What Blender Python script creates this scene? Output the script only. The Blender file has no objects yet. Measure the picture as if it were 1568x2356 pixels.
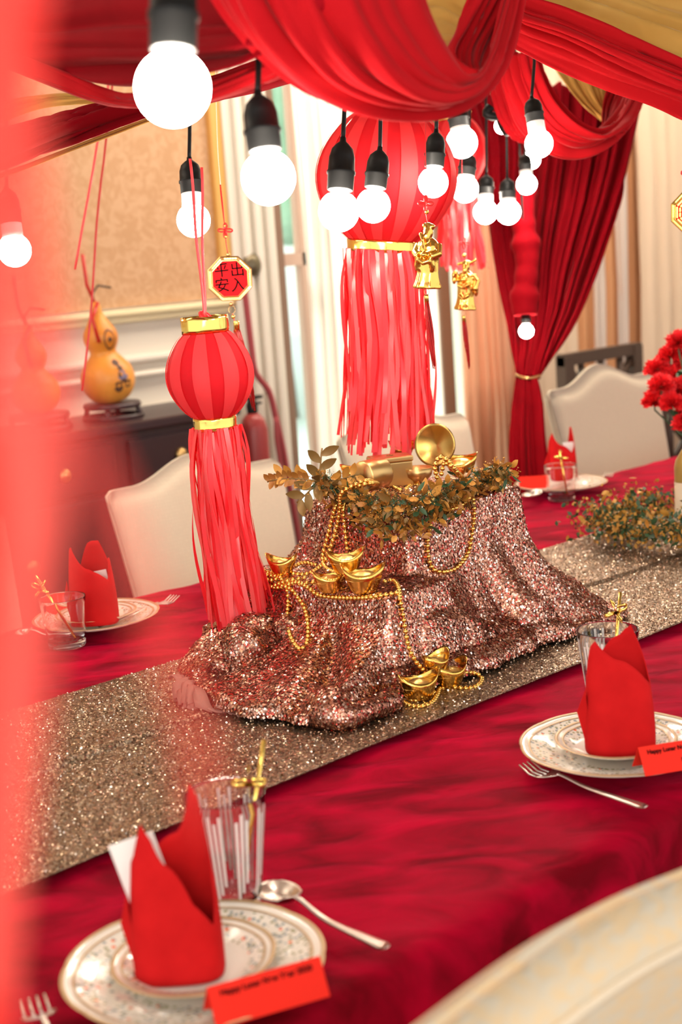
import bpy, math, random
import numpy as np
from mathutils import Vector, Matrix, Quaternion, noise
rnd = random.Random(7)
C = bpy.context.scene.collection
R = math.radians

# ------------------------------------------------------------------ camera
FPX = 3270.0; W, H = 1568, 2356
CAM = Vector((0, 0, 1.426))
HD, PI_, RO = R(47.3), R(10.5), R(4.0)
_F0 = Vector((math.cos(HD), math.sin(HD), 0)); _U0 = Vector((0, 0, 1))
FW = _F0*math.cos(PI_) - _U0*math.sin(PI_)
_U = _F0*math.sin(PI_) + _U0*math.cos(PI_)
_R = FW.cross(_U)
RT = _R*math.cos(RO) - _U*math.sin(RO)
UP = _R*math.sin(RO) + _U*math.cos(RO)
cd = bpy.data.cameras.new('camera'); cam = bpy.data.objects.new('camera', cd); C.objects.link(cam)
cam.matrix_world = Matrix(((RT.x, UP.x, -FW.x, CAM.x), (RT.y, UP.y, -FW.y, CAM.y), (RT.z, UP.z, -FW.z, CAM.z), (0, 0, 0, 1)))
cd.sensor_fit = 'VERTICAL'; cd.sensor_height = 36.0; cd.sensor_width = 36.0*W/H; cd.lens = 36.0*FPX/H
cd.clip_start = 0.01; cd.clip_end = 100
cd.dof.use_dof = True; cd.dof.focus_distance = 2.2; cd.dof.aperture_fstop = 4.4
bpy.context.scene.camera = cam

def P(px, py, d):            # point at forward distance d seen at a pixel
    return CAM + (FW + RT*((px-784)/FPX) - UP*((py-1178)/FPX))*d
def onz(px, py, z=0.76):
    v = P(px, py, 1)-CAM; return CAM + v*((z-CAM.z)/v.z)
def ony(px, py, Y):
    v = P(px, py, 1)-CAM; return CAM + v*((Y-CAM.y)/v.y)
def depth(p): return (Vector(p)-CAM).dot(FW)

# ------------------------------------------------------------------ world, exposure, daylight and added fill lights
sc = bpy.context.scene
sc.view_settings.view_transform = 'Standard'; sc.view_settings.look = 'None'
sc.view_settings.exposure = 0.55; sc.view_settings.gamma = 1.0; sc.view_settings.use_curve_mapping = False
w = bpy.data.worlds.new('World'); sc.world = w; w.use_nodes = True
w.node_tree.nodes['Background'].inputs[0].default_value = (1.0, .98, .95, 1)
w.node_tree.nodes['Background'].inputs[1].default_value = 1.1
def area(name, loc, look, sx, sy, power, col):
    l = bpy.data.lights.new(name, 'AREA'); l.shape = 'RECTANGLE'; l.size = sx; l.size_y = sy; l.energy = power; l.color = col
    o = bpy.data.objects.new(name, l); C.objects.link(o); o.location = loc
    o.rotation_euler = (Vector(look)-Vector(loc)).to_track_quat('-Z', 'Y').to_euler()
    return o
area('rear_fill_light', (-1.6, -1.4, 2.1), (1.6, 1.6, .8), 1.6, 1.4, 32, (1, .93, .84))  # added fill behind the camera for sparkle, no window there
area('daylight_outside', (5.2, 6.6, 4.2), (4.4, 3.6, 1.2), 3.4, 1.4, 900, (1, .97, .93))
area('overhead_fill_light', (4.0, 3.3, 2.85), (4.0, 3.5, 0), 2.5, 1.0, 46, (1, .86, .70))  # added warm fill to brighten the back wall, no fixture there
area('overhead_fill_light', (5.9, 3.2, 2.85), (5.6, 4.2, 1.0), 1.8, .8, 34, (1, .84, .66))  # another added fill, warms the curtains at the right
area('overhead_fill_light', (.6, 3.2, 2.85), (1.6, 3.9, .6), 1.6, .8, 26, (1, .86, .70))  # added fill for the left part of the back wall

# ------------------------------------------------------------------ materials
def mat(name, col=(.8, .8, .8), rough=.5, metal=0., **kw):
    m = bpy.data.materials.new(name); m.use_nodes = True
    b = m.node_tree.nodes['Principled BSDF']
    b.inputs['Base Color'].default_value = (*col, 1); b.inputs['Roughness'].default_value = rough; b.inputs['Metallic'].default_value = metal
    for k, v in kw.items():
        n = k.replace('_', ' ')
        b.inputs[n].default_value = v
    return m
def nodes(m): return m.node_tree.nodes, m.node_tree.links, m.node_tree.nodes['Principled BSDF']
def mapped(m, scale=(1, 1, 1)):
    N, L, b = nodes(m); tc = N.new('ShaderNodeTexCoord'); mp = N.new('ShaderNodeMapping'); mp.inputs['Scale'].default_value = scale
    L.new(tc.outputs['Object'], mp.inputs['Vector']); return mp.outputs[0]
def ramp(m, src, stops):
    N, L, b = nodes(m); r = N.new('ShaderNodeValToRGB'); e = r.color_ramp.elements
    while len(e) < len(stops): e.new(.5)
    for i, (p, c) in enumerate(stops): e[i].position = p; e[i].color = (*c, 1)
    L.new(src, r.inputs[0]); return r.outputs[0]
def noisecol(m, stops, scale=5, detail=4, sc3=(1, 1, 1), bump=0, dist=0):
    N, L, b = nodes(m); n = N.new('ShaderNodeTexNoise'); n.inputs['Scale'].default_value = scale; n.inputs['Detail'].default_value = detail
    n.inputs['Distortion'].default_value = dist
    L.new(mapped(m, sc3), n.inputs['Vector']); L.new(ramp(m, n.outputs[0], stops), b.inputs['Base Color'])
    if bump:
        bp = N.new('ShaderNodeBump'); bp.inputs['Distance'].default_value = bump; L.new(n.outputs[0], bp.inputs['Height']); L.new(bp.outputs[0], b.inputs['Normal'])
    return m
def velvet(name, dark, light, tint, sheen=.6, scale=9, sc3=(1, 1, 1), lo=.35, hi=.7, rough=.75, bump=.004):
    m = mat(name, dark, rough, 0, Sheen_Weight=sheen, Sheen_Roughness=.35, Sheen_Tint=(*tint, 1), Specular_IOR_Level=.04)
    return noisecol(m, [(lo, dark), (hi, light)], scale, 6, sc3, bump, .6)
M = {}
M['table_velvet'] = velvet('crimson_crushed_velvet', (.13, .0, .004), (.45, .0, .022), (1, .02, .12), .36, 8, (1.1, 2.2, 1.2), .34, .70, .72, .005)
_m = M['table_velvet']; _N, _L, _b = nodes(_m); _mp = [n for n in _N if n.type == 'MAPPING'][0]; _src = _mp.inputs['Vector'].links[0].from_socket
_r = _N.new('ShaderNodeVectorRotate'); _r.rotation_type = 'Z_AXIS'; _r.inputs['Angle'].default_value = R(37); _L.new(_src, _r.inputs[0]); _L.new(_r.outputs[0], _mp.inputs['Vector'])
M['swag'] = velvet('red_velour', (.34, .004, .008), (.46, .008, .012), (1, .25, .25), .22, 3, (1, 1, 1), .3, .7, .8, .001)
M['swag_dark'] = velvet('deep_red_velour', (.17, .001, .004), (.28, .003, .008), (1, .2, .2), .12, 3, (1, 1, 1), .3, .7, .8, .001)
M['gold_cloth'] = velvet('mustard_velour', (.50, .26, .055), (.62, .36, .10), (1, .8, .5), .3, 6, (1, 1, 1), .3, .7, .8, .001)
M['satin_dark'] = mat('dark_red_satin', (.20, .002, .004), .55, 0, Specular_IOR_Level=.3)
M['satin'] = mat('red_satin', (.55, .01, .01), .3)

def sequins(name, cols, cell, tilt, rough, gapk=.25, flat=.25):
    m = mat(name, cols[0], rough, .9)
    N, L, b = nodes(m)
    v = N.new('ShaderNodeTexVoronoi'); v.voronoi_dimensions = '3D'; v.inputs['Scale'].default_value = 1/cell
    L.new(mapped(m), v.inputs['Vector'])
    sep = N.new('ShaderNodeSeparateColor'); L.new(v.outputs['Color'], sep.inputs[0])
    k = len(cols)
    col = ramp(m, sep.outputs[0], [(i/k, c) for i, c in enumerate(cols)])
    N[-1].color_ramp.interpolation = 'CONSTANT'
    gap = N.new('ShaderNodeMapRange'); L.new(v.outputs['Distance'], gap.inputs[0])
    gap.inputs[1].default_value = .35; gap.inputs[2].default_value = .75; gap.inputs[3].default_value = 1; gap.inputs[4].default_value = gapk
    mx = N.new('ShaderNodeMix'); mx.data_type = 'RGBA'; mx.blend_type = 'MULTIPLY'; mx.inputs[0].default_value = 1
    L.new(col, mx.inputs[6]); L.new(gap.outputs[0], mx.inputs[7]); L.new(mx.outputs[2], b.inputs['Base Color'])
    s = N.new('ShaderNodeVectorMath'); s.operation = 'SUBTRACT'; s.inputs[1].default_value = (.5, .5, .5); L.new(v.outputs['Color'], s.inputs[0])
    t = N.new('ShaderNodeVectorMath'); t.operation = 'SCALE'; L.new(s.outputs[0], t.inputs[0])
    pw = N.new('ShaderNodeMath'); pw.operation = 'POWER'; pw.inputs[1].default_value = 3; L.new(sep.outputs[1], pw.inputs[0])
    ma = N.new('ShaderNodeMath'); ma.operation = 'MULTIPLY_ADD'; ma.inputs[1].default_value = tilt*(1-flat)*1.4; ma.inputs[2].default_value = tilt*flat; L.new(pw.outputs[0], ma.inputs[0]); L.new(ma.outputs[0], t.inputs['Scale'])
    g = N.new('ShaderNodeNewGeometry')
    a = N.new('ShaderNodeVectorMath'); a.operation = 'ADD'; L.new(g.outputs['Normal'], a.inputs[0]); L.new(t.outputs[0], a.inputs[1])
    n = N.new('ShaderNodeVectorMath'); n.operation = 'NORMALIZE'; L.new(a.outputs[0], n.inputs[0]); L.new(n.outputs[0], b.inputs['Normal'])
    return m
M['rose_sequin'] = sequins('rose_gold_sequins', [(.44, .19, .13), (.56, .28, .20), (.30, .11, .07), (.62, .34, .25), (.48, .08, .06), (.50, .23, .16)], .0031, .55, .30, .3, .3)
M['gold_glitter'] = sequins('champagne_glitter', [(.26, .17, .11), (.36, .25, .16), (.18, .12, .07), (.44, .32, .21), (.30, .18, .12), (.24, .18, .13)], .0030, .9, .34, .6, .5)
def flakemat(name, cols, rough):
    m = mat(name, cols[0], rough, 1.0); N, L, b = nodes(m); wn = N.new('ShaderNodeNewGeometry')
    c_ = ramp(m, wn.outputs['Random Per Island'], [(i/len(cols), c) for i, c in enumerate(cols)]); N[-1].color_ramp.interpolation = 'CONSTANT'; L.new(c_, b.inputs['Base Color']); return m
M['rose_flake'] = flakemat('rose_sequin_discs', [(.54, .23, .15), (.68, .35, .25), (.34, .13, .08), (.82, .55, .44), (.56, .08, .06), (.62, .30, .20), (.40, .17, .10), (.92, .76, .68)], .24)
M['champ_flake'] = flakemat('champagne_flakes', [(.44, .30, .19), (.66, .48, .32), (.28, .19, .12), (.92, .78, .62), (.50, .30, .20), (.60, .50, .42)], .28)
M['lining'] = mat('brown_mesh_lining', (.30, .15, .11), .8)
M['gold'] = mat('polished_gold', (.85, .52, .12), .18, 1)
M['bead_gold'] = mat('gold_bead', (.82, .50, .13), .22, 1)
M['foil'] = mat('gold_foil', (.90, .64, .16), .16, 1)
M['old_gold'] = mat('brushed_gold', (.62, .40, .16), .34, 1)
M['dark_gold'] = mat('dark_gold', (.42, .25, .07), .25, 1)
M['black'] = mat('black_rubber', (.005, .005, .005), .5, 0, Specular_IOR_Level=.25)
M['bulb'] = mat('lit_globe', (1, 1, 1), .4)
M['bulb'].node_tree.nodes['Principled BSDF'].inputs['Emission Color'].default_value = (1, .90, .76, 1)
M['bulb'].node_tree.nodes['Principled BSDF'].inputs['Emission Strength'].default_value = 62
M['collar'] = mat('bulb_collar', (.85, .8, .76), .4)
M['collar'].node_tree.nodes['Principled BSDF'].inputs['Emission Color'].default_value = (1, .88, .8, 1)
M['collar'].node_tree.nodes['Principled BSDF'].inputs['Emission Strength'].default_value = .35
def thin(name, col, trans, gloss=.0, rough=.3):       # paper and sheer cloth that let light through
    m = bpy.data.materials.new(name); m.use_nodes = True; N = m.node_tree.nodes; L = m.node_tree.links
    b = N['Principled BSDF']; b.inputs['Base Color'].default_value = (*col, 1); b.inputs['Roughness'].default_value = rough
    b.inputs['Specular IOR Level'].default_value = gloss
    t = N.new('ShaderNodeBsdfTranslucent'); t.inputs[0].default_value = (*col, 1); x = N.new('ShaderNodeMixShader'); x.inputs[0].default_value = trans
    L.new(b.outputs[0], x.inputs[1]); L.new(t.outputs[0], x.inputs[2]); L.new(x.outputs[0], N['Material Output'].inputs[0])
    return m
M['paper_a'] = thin('red_lantern_paper_dim', (.66, .015, .022), .35, .1, .6)  # darker colour paints the dimmer light through overlapped paper
M['paper_c'] = thin('scarlet_lantern_paper_dim', (.70, .018, .028), .4, .1, .6); M['paper_d'] = thin('scarlet_lantern_paper_lit', (.90, .07, .08), .4, .1, .6)  # one paper, dim and lit tones painted for double and single layers
M['paper_b'] = thin('red_lantern_paper_lit', (.84, .05, .055), .4, .1, .6)  # same paper, lighter colour painted for light through one layer
M['tissue'] = thin('red_tissue', (.95, .035, .05), .45, 1.0, .28)
M['tissue_b'] = thin('bright_red_tissue', (1.0, .13, .14), .5, 1.0, .26)
M['sheer_red'] = thin('sheer_red_ribbon', (.95, .045, .03), .55, .5, .35)
def veilmat(name, col, a):
    m = thin(name, col, .5, .2, .5); N = m.node_tree.nodes; L = m.node_tree.links; x2 = N.new('ShaderNodeMixShader'); tr = N.new('ShaderNodeBsdfTransparent'); out = N['Material Output']
    src = out.inputs[0].links[0].from_socket; x2.inputs[0].default_value = a; L.new(tr.outputs[0], x2.inputs[1]); L.new(src, x2.inputs[2]); L.new(x2.outputs[0], out.inputs[0]); return m
M['organza'] = veilmat('red_organza', (1.0, .14, .11), .62); M['organza_thin'] = veilmat('thin_red_organza', (1.0, .09, .07), .38)
M['sheer'] = thin('white_voile', (.93, .86, .80), .6, .1, .6)
M['peach'] = thin('peach_curtain', (.88, .52, .34), .4, .1, .6)
M['cream_curtain'] = thin('cream_curtain', (.86, .70, .53), .3, .1, .6)
M['tan_curtain'] = thin('tan_curtain', (.76, .40, .20), .25, .1, .6)
M['napkin'] = noisecol(mat('red_paper_napkin', (.5, .01, .01), .85, 0, Specular_IOR_Level=.1), [(.3, (.46, .007, .008)), (.7, (.56, .010, .011))], 30, 3)
M['charm_red'] = mat('charm_red', (.72, .01, .014), .8, 0, Specular_IOR_Level=.1)
M['card'] = mat('red_card', (.80, .028, .016), .8, 0, Specular_IOR_Level=.1)
M['ink'] = mat('black_ink', (.006, .004, .004), .9, 0, Specular_IOR_Level=.05)
M['white_card'] = mat('white_card', (.85, .83, .78), .5)
M['green_print'] = mat('green_print', (.05, .18, .05), .5)
M['silver'] = mat('worn_silver', (.62, .55, .48), .28, 1)
M['white_wall'] = mat('white_paint', (.74, .69, .60), .55)
M['wallpaper'] = noisecol(mat('damask_wallpaper', (.5, .32, .2), .8), [(.42, (.50, .29, .15)), (.58, (.57, .35, .20))], 22, 2, (1, 1, 1), 0, 1.6)
M['gold_mould'] = mat('gilt_moulding', (.72, .42, .12), .4, .4)
M['cream_mould'] = mat('cream_gilt_moulding', (.80, .70, .44), .5)
M['frame_brown'] = mat('brown_window_frame', (.22, .12, .08), .5)
M['frame_pink'] = mat('faded_window_frame', (.50, .33, .27), .6)
M['dark_wood'] = mat('dark_mahogany', (.035, .014, .018), .3)
M['mid_wood'] = mat('walnut', (.07, .038, .024), .5)
M['ceiling'] = mat('ceiling_paint', (.7, .62, .5), .8)
M['floor'] = noisecol(mat('wood_floor', (.2, .1, .06), .4), [(.3, (.13, .06, .035)), (.7, (.22, .11, .06))], 3, 4, (1, 12, 1))
def fabric(name, a, b_, scale):
    m = mat(name, a, .8, 0, Sheen_Weight=.2); N, L, b = nodes(m)
    bk = N.new('ShaderNodeTexBrick'); bk.inputs['Scale'].default_value = scale; bk.inputs['Color1'].default_value = (*a, 1); bk.inputs['Color2'].default_value = (*[x*.97 for x in a], 1)
    bk.inputs['Mortar'].default_value = (*b_, 1); bk.inputs['Mortar Size'].default_value = .03; bk.offset = 0; bk.inputs['Row Height'].default_value = .5
    mp = mapped(m); rt = N.new('ShaderNodeVectorRotate'); rt.rotation_type = 'X_AXIS'; rt.inputs['Angle'].default_value = R(90); L.new(mp, rt.inputs[0])
    L.new(rt.outputs[0], bk.inputs[0]); L.new(bk.outputs[0], b.inputs['Base Color'])
    return m
M['linen'] = fabric('cream_linen', (.70, .60, .44), (.66, .55, .40), 60)
M['linen_side'] = mat('cream_linen_edge', (.70, .58, .42), .8)
M['brocade'] = noisecol(mat('cream_brocade', (.60, .52, .40), .85), [(.42, (.60, .52, .39)), (.60, (.68, .50, .29))], 26, 3, (2.2, 1, 5), .001, .8)
M['gourd'] = noisecol(mat('gourd_skin', (.75, .35, .08), .4), [(.3, (.66, .22, .02)), (.7, (.86, .38, .06))], 6, 3)
M['gourd_ink'] = mat('burnt_drawing', (.10, .04, .02), .6)
M['gourd_blue'] = mat('blue_grey_drawing', (.16, .14, .24), .6)
M['ext_red'] = mat('extinguisher_red', (.30, .03, .03), .35)
M['leaf_brown'] = mat('bronze_leaf', (.34, .13, .02), .45, .2)
M['leaf_gold'] = mat('gilded_leaf', (.55, .25, .04), .42, .3)
M['leaf_dark'] = mat('dark_gilded_leaf', (.22, .12, .03), .45, .3)
M['leaf_green'] = mat('dark_green_leaf', (.03, .075, .025), .5)
M['flower_gold'] = mat('yellow_gold_floret', (.44, .21, .025), .55)
M['carnation'] = mat('red_petal', (.80, .01, .015), .6)
M['bottle'] = mat('gold_sprayed_bottle', (.36, .24, .06), .35, .5)
M['label'] = mat('cream_label', (.70, .58, .42), .6)
M['frost'] = mat('frosted_white_print', (.80, .76, .72), .6)
M['ground'] = mat('pale_paving', (.75, .80, .80), .8)
M['garden'] = noisecol(mat('garden_leaves', (.05, .16, .09), .8), [(.35, (.10, .25, .16)), (.65, (.38, .60, .44))], 1.2, 4)
gl = bpy.data.materials.new('clear_glass'); gl.use_nodes = True
b = gl.node_tree.nodes['Principled BSDF']; b.inputs['Transmission Weight'].default_value = 1; b.inputs['Roughness'].default_value = .01; b.inputs['IOR'].default_value = 1.45; b.inputs['Base Color'].default_value = (1, .99, .98, 1)
M['glass'] = gl
pg = bpy.data.materials.new('window_glass'); pg.use_nodes = True
N = pg.node_tree.nodes; L = pg.node_tree.links; x = N.new('ShaderNodeMixShader'); t = N.new('ShaderNodeBsdfTransparent'); t.inputs[0].default_value = (.86, .95, .92, 1); g = N.new('ShaderNodeBsdfGlossy'); g.inputs['Roughness'].default_value = .02
x.inputs[0].default_value = .07; L.new(t.outputs[0], x.inputs[1]); L.new(g.outputs[0], x.inputs[2]); L.new(x.outputs[0], N['Material Output'].inputs[0])
M['pane'] = pg
def porcelain():
    m = mat('patterned_porcelain', (.80, .74, .64), .12, 0, Coat_Weight=.3); N, L, b = nodes(m)
    tc = N.new('ShaderNodeTexCoord'); sp = N.new('ShaderNodeSeparateXYZ'); L.new(tc.outputs['Object'], sp.inputs[0])
    ln = N.new('ShaderNodeVectorMath'); ln.operation = 'LENGTH'; cx = N.new('ShaderNodeCombineXYZ'); L.new(sp.outputs[0], cx.inputs[0]); L.new(sp.outputs[1], cx.inputs[1]); L.new(cx.outputs[0], ln.inputs[0])
    v = N.new('ShaderNodeTexVoronoi'); v.inputs['Scale'].default_value = 190; v.inputs['Randomness'].default_value = .9; L.new(tc.outputs['Object'], v.inputs[0])
    se = N.new('ShaderNodeSeparateColor'); L.new(v.outputs['Color'], se.inputs[0])
    spot = N.new('ShaderNodeMath'); spot.operation = 'LESS_THAN'; spot.inputs[1].default_value = .42; L.new(v.outputs['Distance'], spot.inputs[0])
    base = (.80, .74, .64)
    col = ramp(m, se.outputs[0], [(0, (.26, .30, .30)), (.38, (.36, .33, .18)), (.70, base), (.94, (.85, .14, .03))]); N[-1].color_ramp.interpolation = 'CONSTANT'
    band = ramp(m, ln.outputs['Value'], [(0, (0, 0, 0)), (.0485, (1, 1, 1)), (.0655, (0, 0, 0)), (.074, (1, 1, 1)), (.1075, (0, 0, 0))]); N[-1].color_ramp.interpolation = 'CONSTANT'
    mu = N.new('ShaderNodeMath'); mu.operation = 'MULTIPLY'; L.new(spot.outputs[0], mu.inputs[0]); L.new(band, mu.inputs[1])
    mx = N.new('ShaderNodeMix'); mx.data_type = 'RGBA'; mx.inputs[6].default_value = (*base, 1); L.new(mu.outputs[0], mx.inputs[0]); L.new(col, mx.inputs[7])
    L.new(mx.outputs[2], b.inputs['Base Color']); return m
M['china'] = porcelain()
M['gilt_line'] = mat('gilt_rim_line', (.48, .32, .16), .4, .3)

# ------------------------------------------------------------------ helpers
def tag(o, label=None, cat=None, group=None, kind=None):
    if label: o['label'] = label
    if cat: o['category'] = cat
    if group: o['group'] = group
    if kind: o['kind'] = kind
    return o
def thing(name, label, cat, loc=(0, 0, 0), rz=0, group=None):
    o = bpy.data.objects.new(name, None); o.empty_display_size = .02; C.objects.link(o); o.location = loc; o.rotation_euler = (0, 0, rz)
    return tag(o, label, cat, group)
def obj(name, v, f, m, parent=None, smooth=True, world=False, label=None):
    me = bpy.data.meshes.new(name); me.from_pydata([tuple(p) for p in v], [], [tuple(q) for q in f])
    me.materials.append(M[m] if isinstance(m, str) else m)
    if smooth:
        me.polygons.foreach_set('use_smooth', [True]*len(me.polygons))
    me.update(); o = bpy.data.objects.new(name, me); C.objects.link(o)
    if parent is not None:
        o.parent = parent
        if world:
            root = parent; mw = Matrix.Identity(4); chain = []
            while root is not None: chain.append(root); root = root.parent
            for r_ in reversed(chain): mw = mw @ r_.matrix_parent_inverse @ r_.matrix_basis
            inv = mw.inverted(); me.transform(inv)
    if label: o['label'] = label
    return o
def inst(src, parent, mtx):
    o = src.copy(); C.objects.link(o); o.parent = parent; o.matrix_basis = mtx; return o
def solid(o, t, off=0):
    s = o.modifiers.new('thickness', 'SOLIDIFY'); s.thickness = t; s.offset = off; return o
def bevel(o, w_, seg=2):
    b_ = o.modifiers.new('bevel', 'BEVEL'); b_.width = w_; b_.segments = seg; b_.limit_method = 'ANGLE'; return o
def boxg(x0, x1, y0, y1, z0, z1):
    v = [(x, y, z) for x in (x0, x1) for y in (y0, y1) for z in (z0, z1)]
    return v, [(0, 1, 3, 2), (4, 6, 7, 5), (0, 4, 5, 1), (2, 3, 7, 6), (0, 2, 6, 4), (1, 5, 7, 3)]
def join(parts):
    V, F = [], []
    for v, f in parts:
        k = len(V); V += list(v); F += [tuple(i+k for i in q) for q in f]
    return V, F
def lathe(prof, n=32, cap=False, fn=None):
    V = []
    for r_, z in prof:
        for i in range(n):
            a = 2*math.pi*i/n; rr = r_ * (fn(a, r_, z) if fn else 1); V.append((rr*math.cos(a), rr*math.sin(a), z))
    F = [(j*n+i, j*n+(i+1) % n, (j+1)*n+(i+1) % n, (j+1)*n+i) for j in range(len(prof)-1) for i in range(n)]
    if cap: F.append(tuple(range(n))[::-1]); F.append(tuple((len(prof)-1)*n+i for i in range(n)))
    return V, F
def tube(pts, r_, n=8, rfn=None, cap=True):
    pts = [Vector(p) for p in pts]; V = []; prev = None
    for i, p in enumerate(pts):
        t = (pts[min(i+1, len(pts)-1)]-pts[max(i-1, 0)]).normalized()
        if prev is None:
            a = t.orthogonal().normalized()
        else:
            a = (prev - t*prev.dot(t)).normalized() if (prev - t*prev.dot(t)).length > 1e-6 else t.orthogonal().normalized()
        prev = a; b_ = t.cross(a); rr = r_*(rfn(i/(len(pts)-1)) if rfn else 1)
        for k in range(n):
            q = 2*math.pi*k/n; V.append(p+a*(rr*math.cos(q))+b_*(rr*math.sin(q)))
    F = [(j*n+i, j*n+(i+1) % n, (j+1)*n+(i+1) % n, (j+1)*n+i) for j in range(len(pts)-1) for i in range(n)]
    if cap: F.append(tuple(range(n))[::-1]); F.append(tuple((len(pts)-1)*n+i for i in range(n)))
    return V, F
def cr(pts, n):               # Catmull-Rom resample
    A = np.array([tuple(p) for p in pts], float); k = len(A)
    if k == 2: return A[0]+(A[1]-A[0])*np.linspace(0, 1, n)[:, None]
    E = np.vstack([2*A[0]-A[1], A, 2*A[-1]-A[-2]])
    sl = np.r_[0, np.cumsum(np.linalg.norm(np.diff(A, axis=0), axis=1))]; s = np.linspace(0, sl[-1], n)
    i = np.clip(np.searchsorted(sl, s, side='right')-1, 0, k-2); t = ((s-sl[i])/(sl[i+1]-sl[i]+1e-12))[:, None]
    p0, p1, p2, p3 = E[i], E[i+1], E[i+2], E[i+3]
    return .5*((2*p1)+(-p0+p2)*t+(2*p0-5*p1+4*p2-p3)*t*t+(-p0+3*p1-3*p2+p3)*t**3)
def gridfaces(nu, nv): return [(i*nv+j, i*nv+j+1, (i+1)*nv+j+1, (i+1)*nv+j) for i in range(nu-1) for j in range(nv-1)]
def cloth(name, strands, m, parent, nu=60, nv=60, folds=6, amp=.02, seed=0, thick=.003, sharp=1.0, pin=0.0, world=True, label=None):
    """strands: lists of (px, py, depth); folds run along the strands"""
    S = np.array([cr([P(*q) for q in s], nu) for s in strands])     # k, nu, 3
    G = np.array([cr(S[:, i, :], nv) for i in range(nu)])          # nu, nv, 3
    du = np.gradient(G, axis=0); dv = np.gradient(G, axis=1); n = np.cross(du, dv); n /= np.linalg.norm(n, axis=2, keepdims=True)+1e-9
    toc = np.array(CAM)-G; sgn = np.sign(np.sum(n*toc, axis=2, keepdims=True)); n *= sgn
    u = np.linspace(0, 1, nu)[:, None]; v = np.linspace(0, 1, nv)[None, :]
    r_ = np.random.RandomState(seed+5); ph = r_.rand(8)*6.28
    f = np.zeros((nu, nv))
    wob = .25*np.sin(u*3.1+ph[0])+.12*np.sin(u*7+ph[1])
    q = v*folds+wob+.35*np.sin(v*5+ph[2])
    s1 = np.abs(np.sin(math.pi*q)); f += (1-s1)**sharp*-1+.4*np.sin(2*math.pi*q*.5+ph[3]) + .35*np.sin(2*math.pi*q*1.7+ph[4]+u*2)
    f += .15*np.sin(2*math.pi*q*3.1+ph[5]-u*3)
    env = 1-pin*(np.abs(2*u-1)**3)
    G = G + n*(f*env*amp)[..., None]
    o = obj(name, G.reshape(-1, 3).tolist(), gridfaces(nu, nv), m, parent, True, world, label)
    if thick: solid(o, thick)
    return o
def text_mesh(s, size, name, m, parent, mtx, depth_=.0, bold=0.0):
    cu = bpy.data.curves.new(name, 'FONT'); cu.body = s; cu.size = size; cu.align_x = 'CENTER'; cu.align_y = 'CENTER'; cu.extrude = depth_; cu.offset = bold
    t_ = bpy.data.objects.new(name, cu); C.objects.link(t_)
    dg = bpy.context.evaluated_depsgraph_get(); me = bpy.data.meshes.new_from_object(t_.evaluated_get(dg)); bpy.data.objects.remove(t_)
    me.materials.clear(); me.materials.append(M[m]); o = bpy.data.objects.new(name, me); C.objects.link(o); o.parent = parent; o.matrix_basis = mtx; return o
def struct(name, v, f, m, smooth=False):
    o = obj(name, v, f, m, None, smooth); o['kind'] = 'structure'; return o

# ------------------------------------------------------------------ setting
WY = 4.3
struct('floor', *boxg(-3, 9, -3, WY+.3, -.1, 0), 'floor')
struct('ceiling', *boxg(-1.2, 9, -.6, WY+.3, 2.9, 3.0), 'ceiling')
def wx(px, py): return ony(px, py, WY).x
wl, wr = wx(626, 640), wx(1072, 640)
wall = struct('wall_back', *join([boxg(-3, wl, WY, WY+.15, 0, 2.95), boxg(wr, 9, WY, WY+.15, 0, 2.95), boxg(wl, wr, WY, WY+.15, 2.6, 2.95), boxg(wl, wr, WY, WY+.15, 0, .12)]), 'white_wall')
struct('wall_right', *boxg(7.6, 7.75, -.6, WY, 0, 2.95), 'white_wall')
xr = wx(503, 500); zb = ony(480, 688, WY).z
obj('wallpaper_panel', *boxg(-1.5, xr-.03, WY-.012, WY+.01, zb, 2.75), 'wallpaper', wall, False)
o = obj('gold_moulding', *boxg(xr-.035, xr+.025, WY-.04, WY, zb-.03, 2.8), 'gold_mould', wall, False); bevel(o, .008)
o = obj('gold_moulding', *join([boxg(-1.5, xr, WY-.05, WY, zb-.03, zb-.008), boxg(-1.5, xr, WY-.035, WY, zb-.055, zb-.03)]), 'cream_mould', wall, False); bevel(o, .006)
for k, (py0, py1) in enumerate(((805, 825), (842, 858), (925, 938), (960, 972))):      # wainscot rails
    z0 = ony(400, py1, WY).z; z1 = ony(400, py0, WY).z
    o = obj('wainscot_moulding', *boxg(-1.5, xr-.1, WY-.035, WY, z0, z1), 'white_wall', wall, False); bevel(o, .012)
obj('skirting_board', *boxg(-1.5, wl-.9, WY-.03, WY, 0, .16), 'white_wall', wall, False)
obj('skirting_board', *boxg(wr, 7.6, WY-.03, WY, 0, .34), 'dark_wood', wall, False)

# white panelled door with round bronze knob
xa, xb = wx(522, 640), wx(622, 640)
door = struct('door_1', *boxg(xa, xb, WY-.05, WY, 0, 2.5), 'white_wall')
for i in range(3):
    xx = xa+(xb-xa)*(.18+.28*i)
    o = obj('door_moulding', *boxg(xx, xx+.035, WY-.075, WY-.05, .1, 2.4), 'white_wall', door, False); bevel(o, .01)
kp = ony(588, 610, WY-.09)
v, f = lathe([(.0, .0), (.03, .0), (.045, .012), (.045, .022), (.03, .034), (0, .036)], 24)
o = obj('door_knob', [(kp.x+x_, WY-.05-z_, kp.z+y_) for x_, y_, z_ in v], f, mat('aged_bronze', (.16, .13, .08), .35, .8), door)
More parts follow.
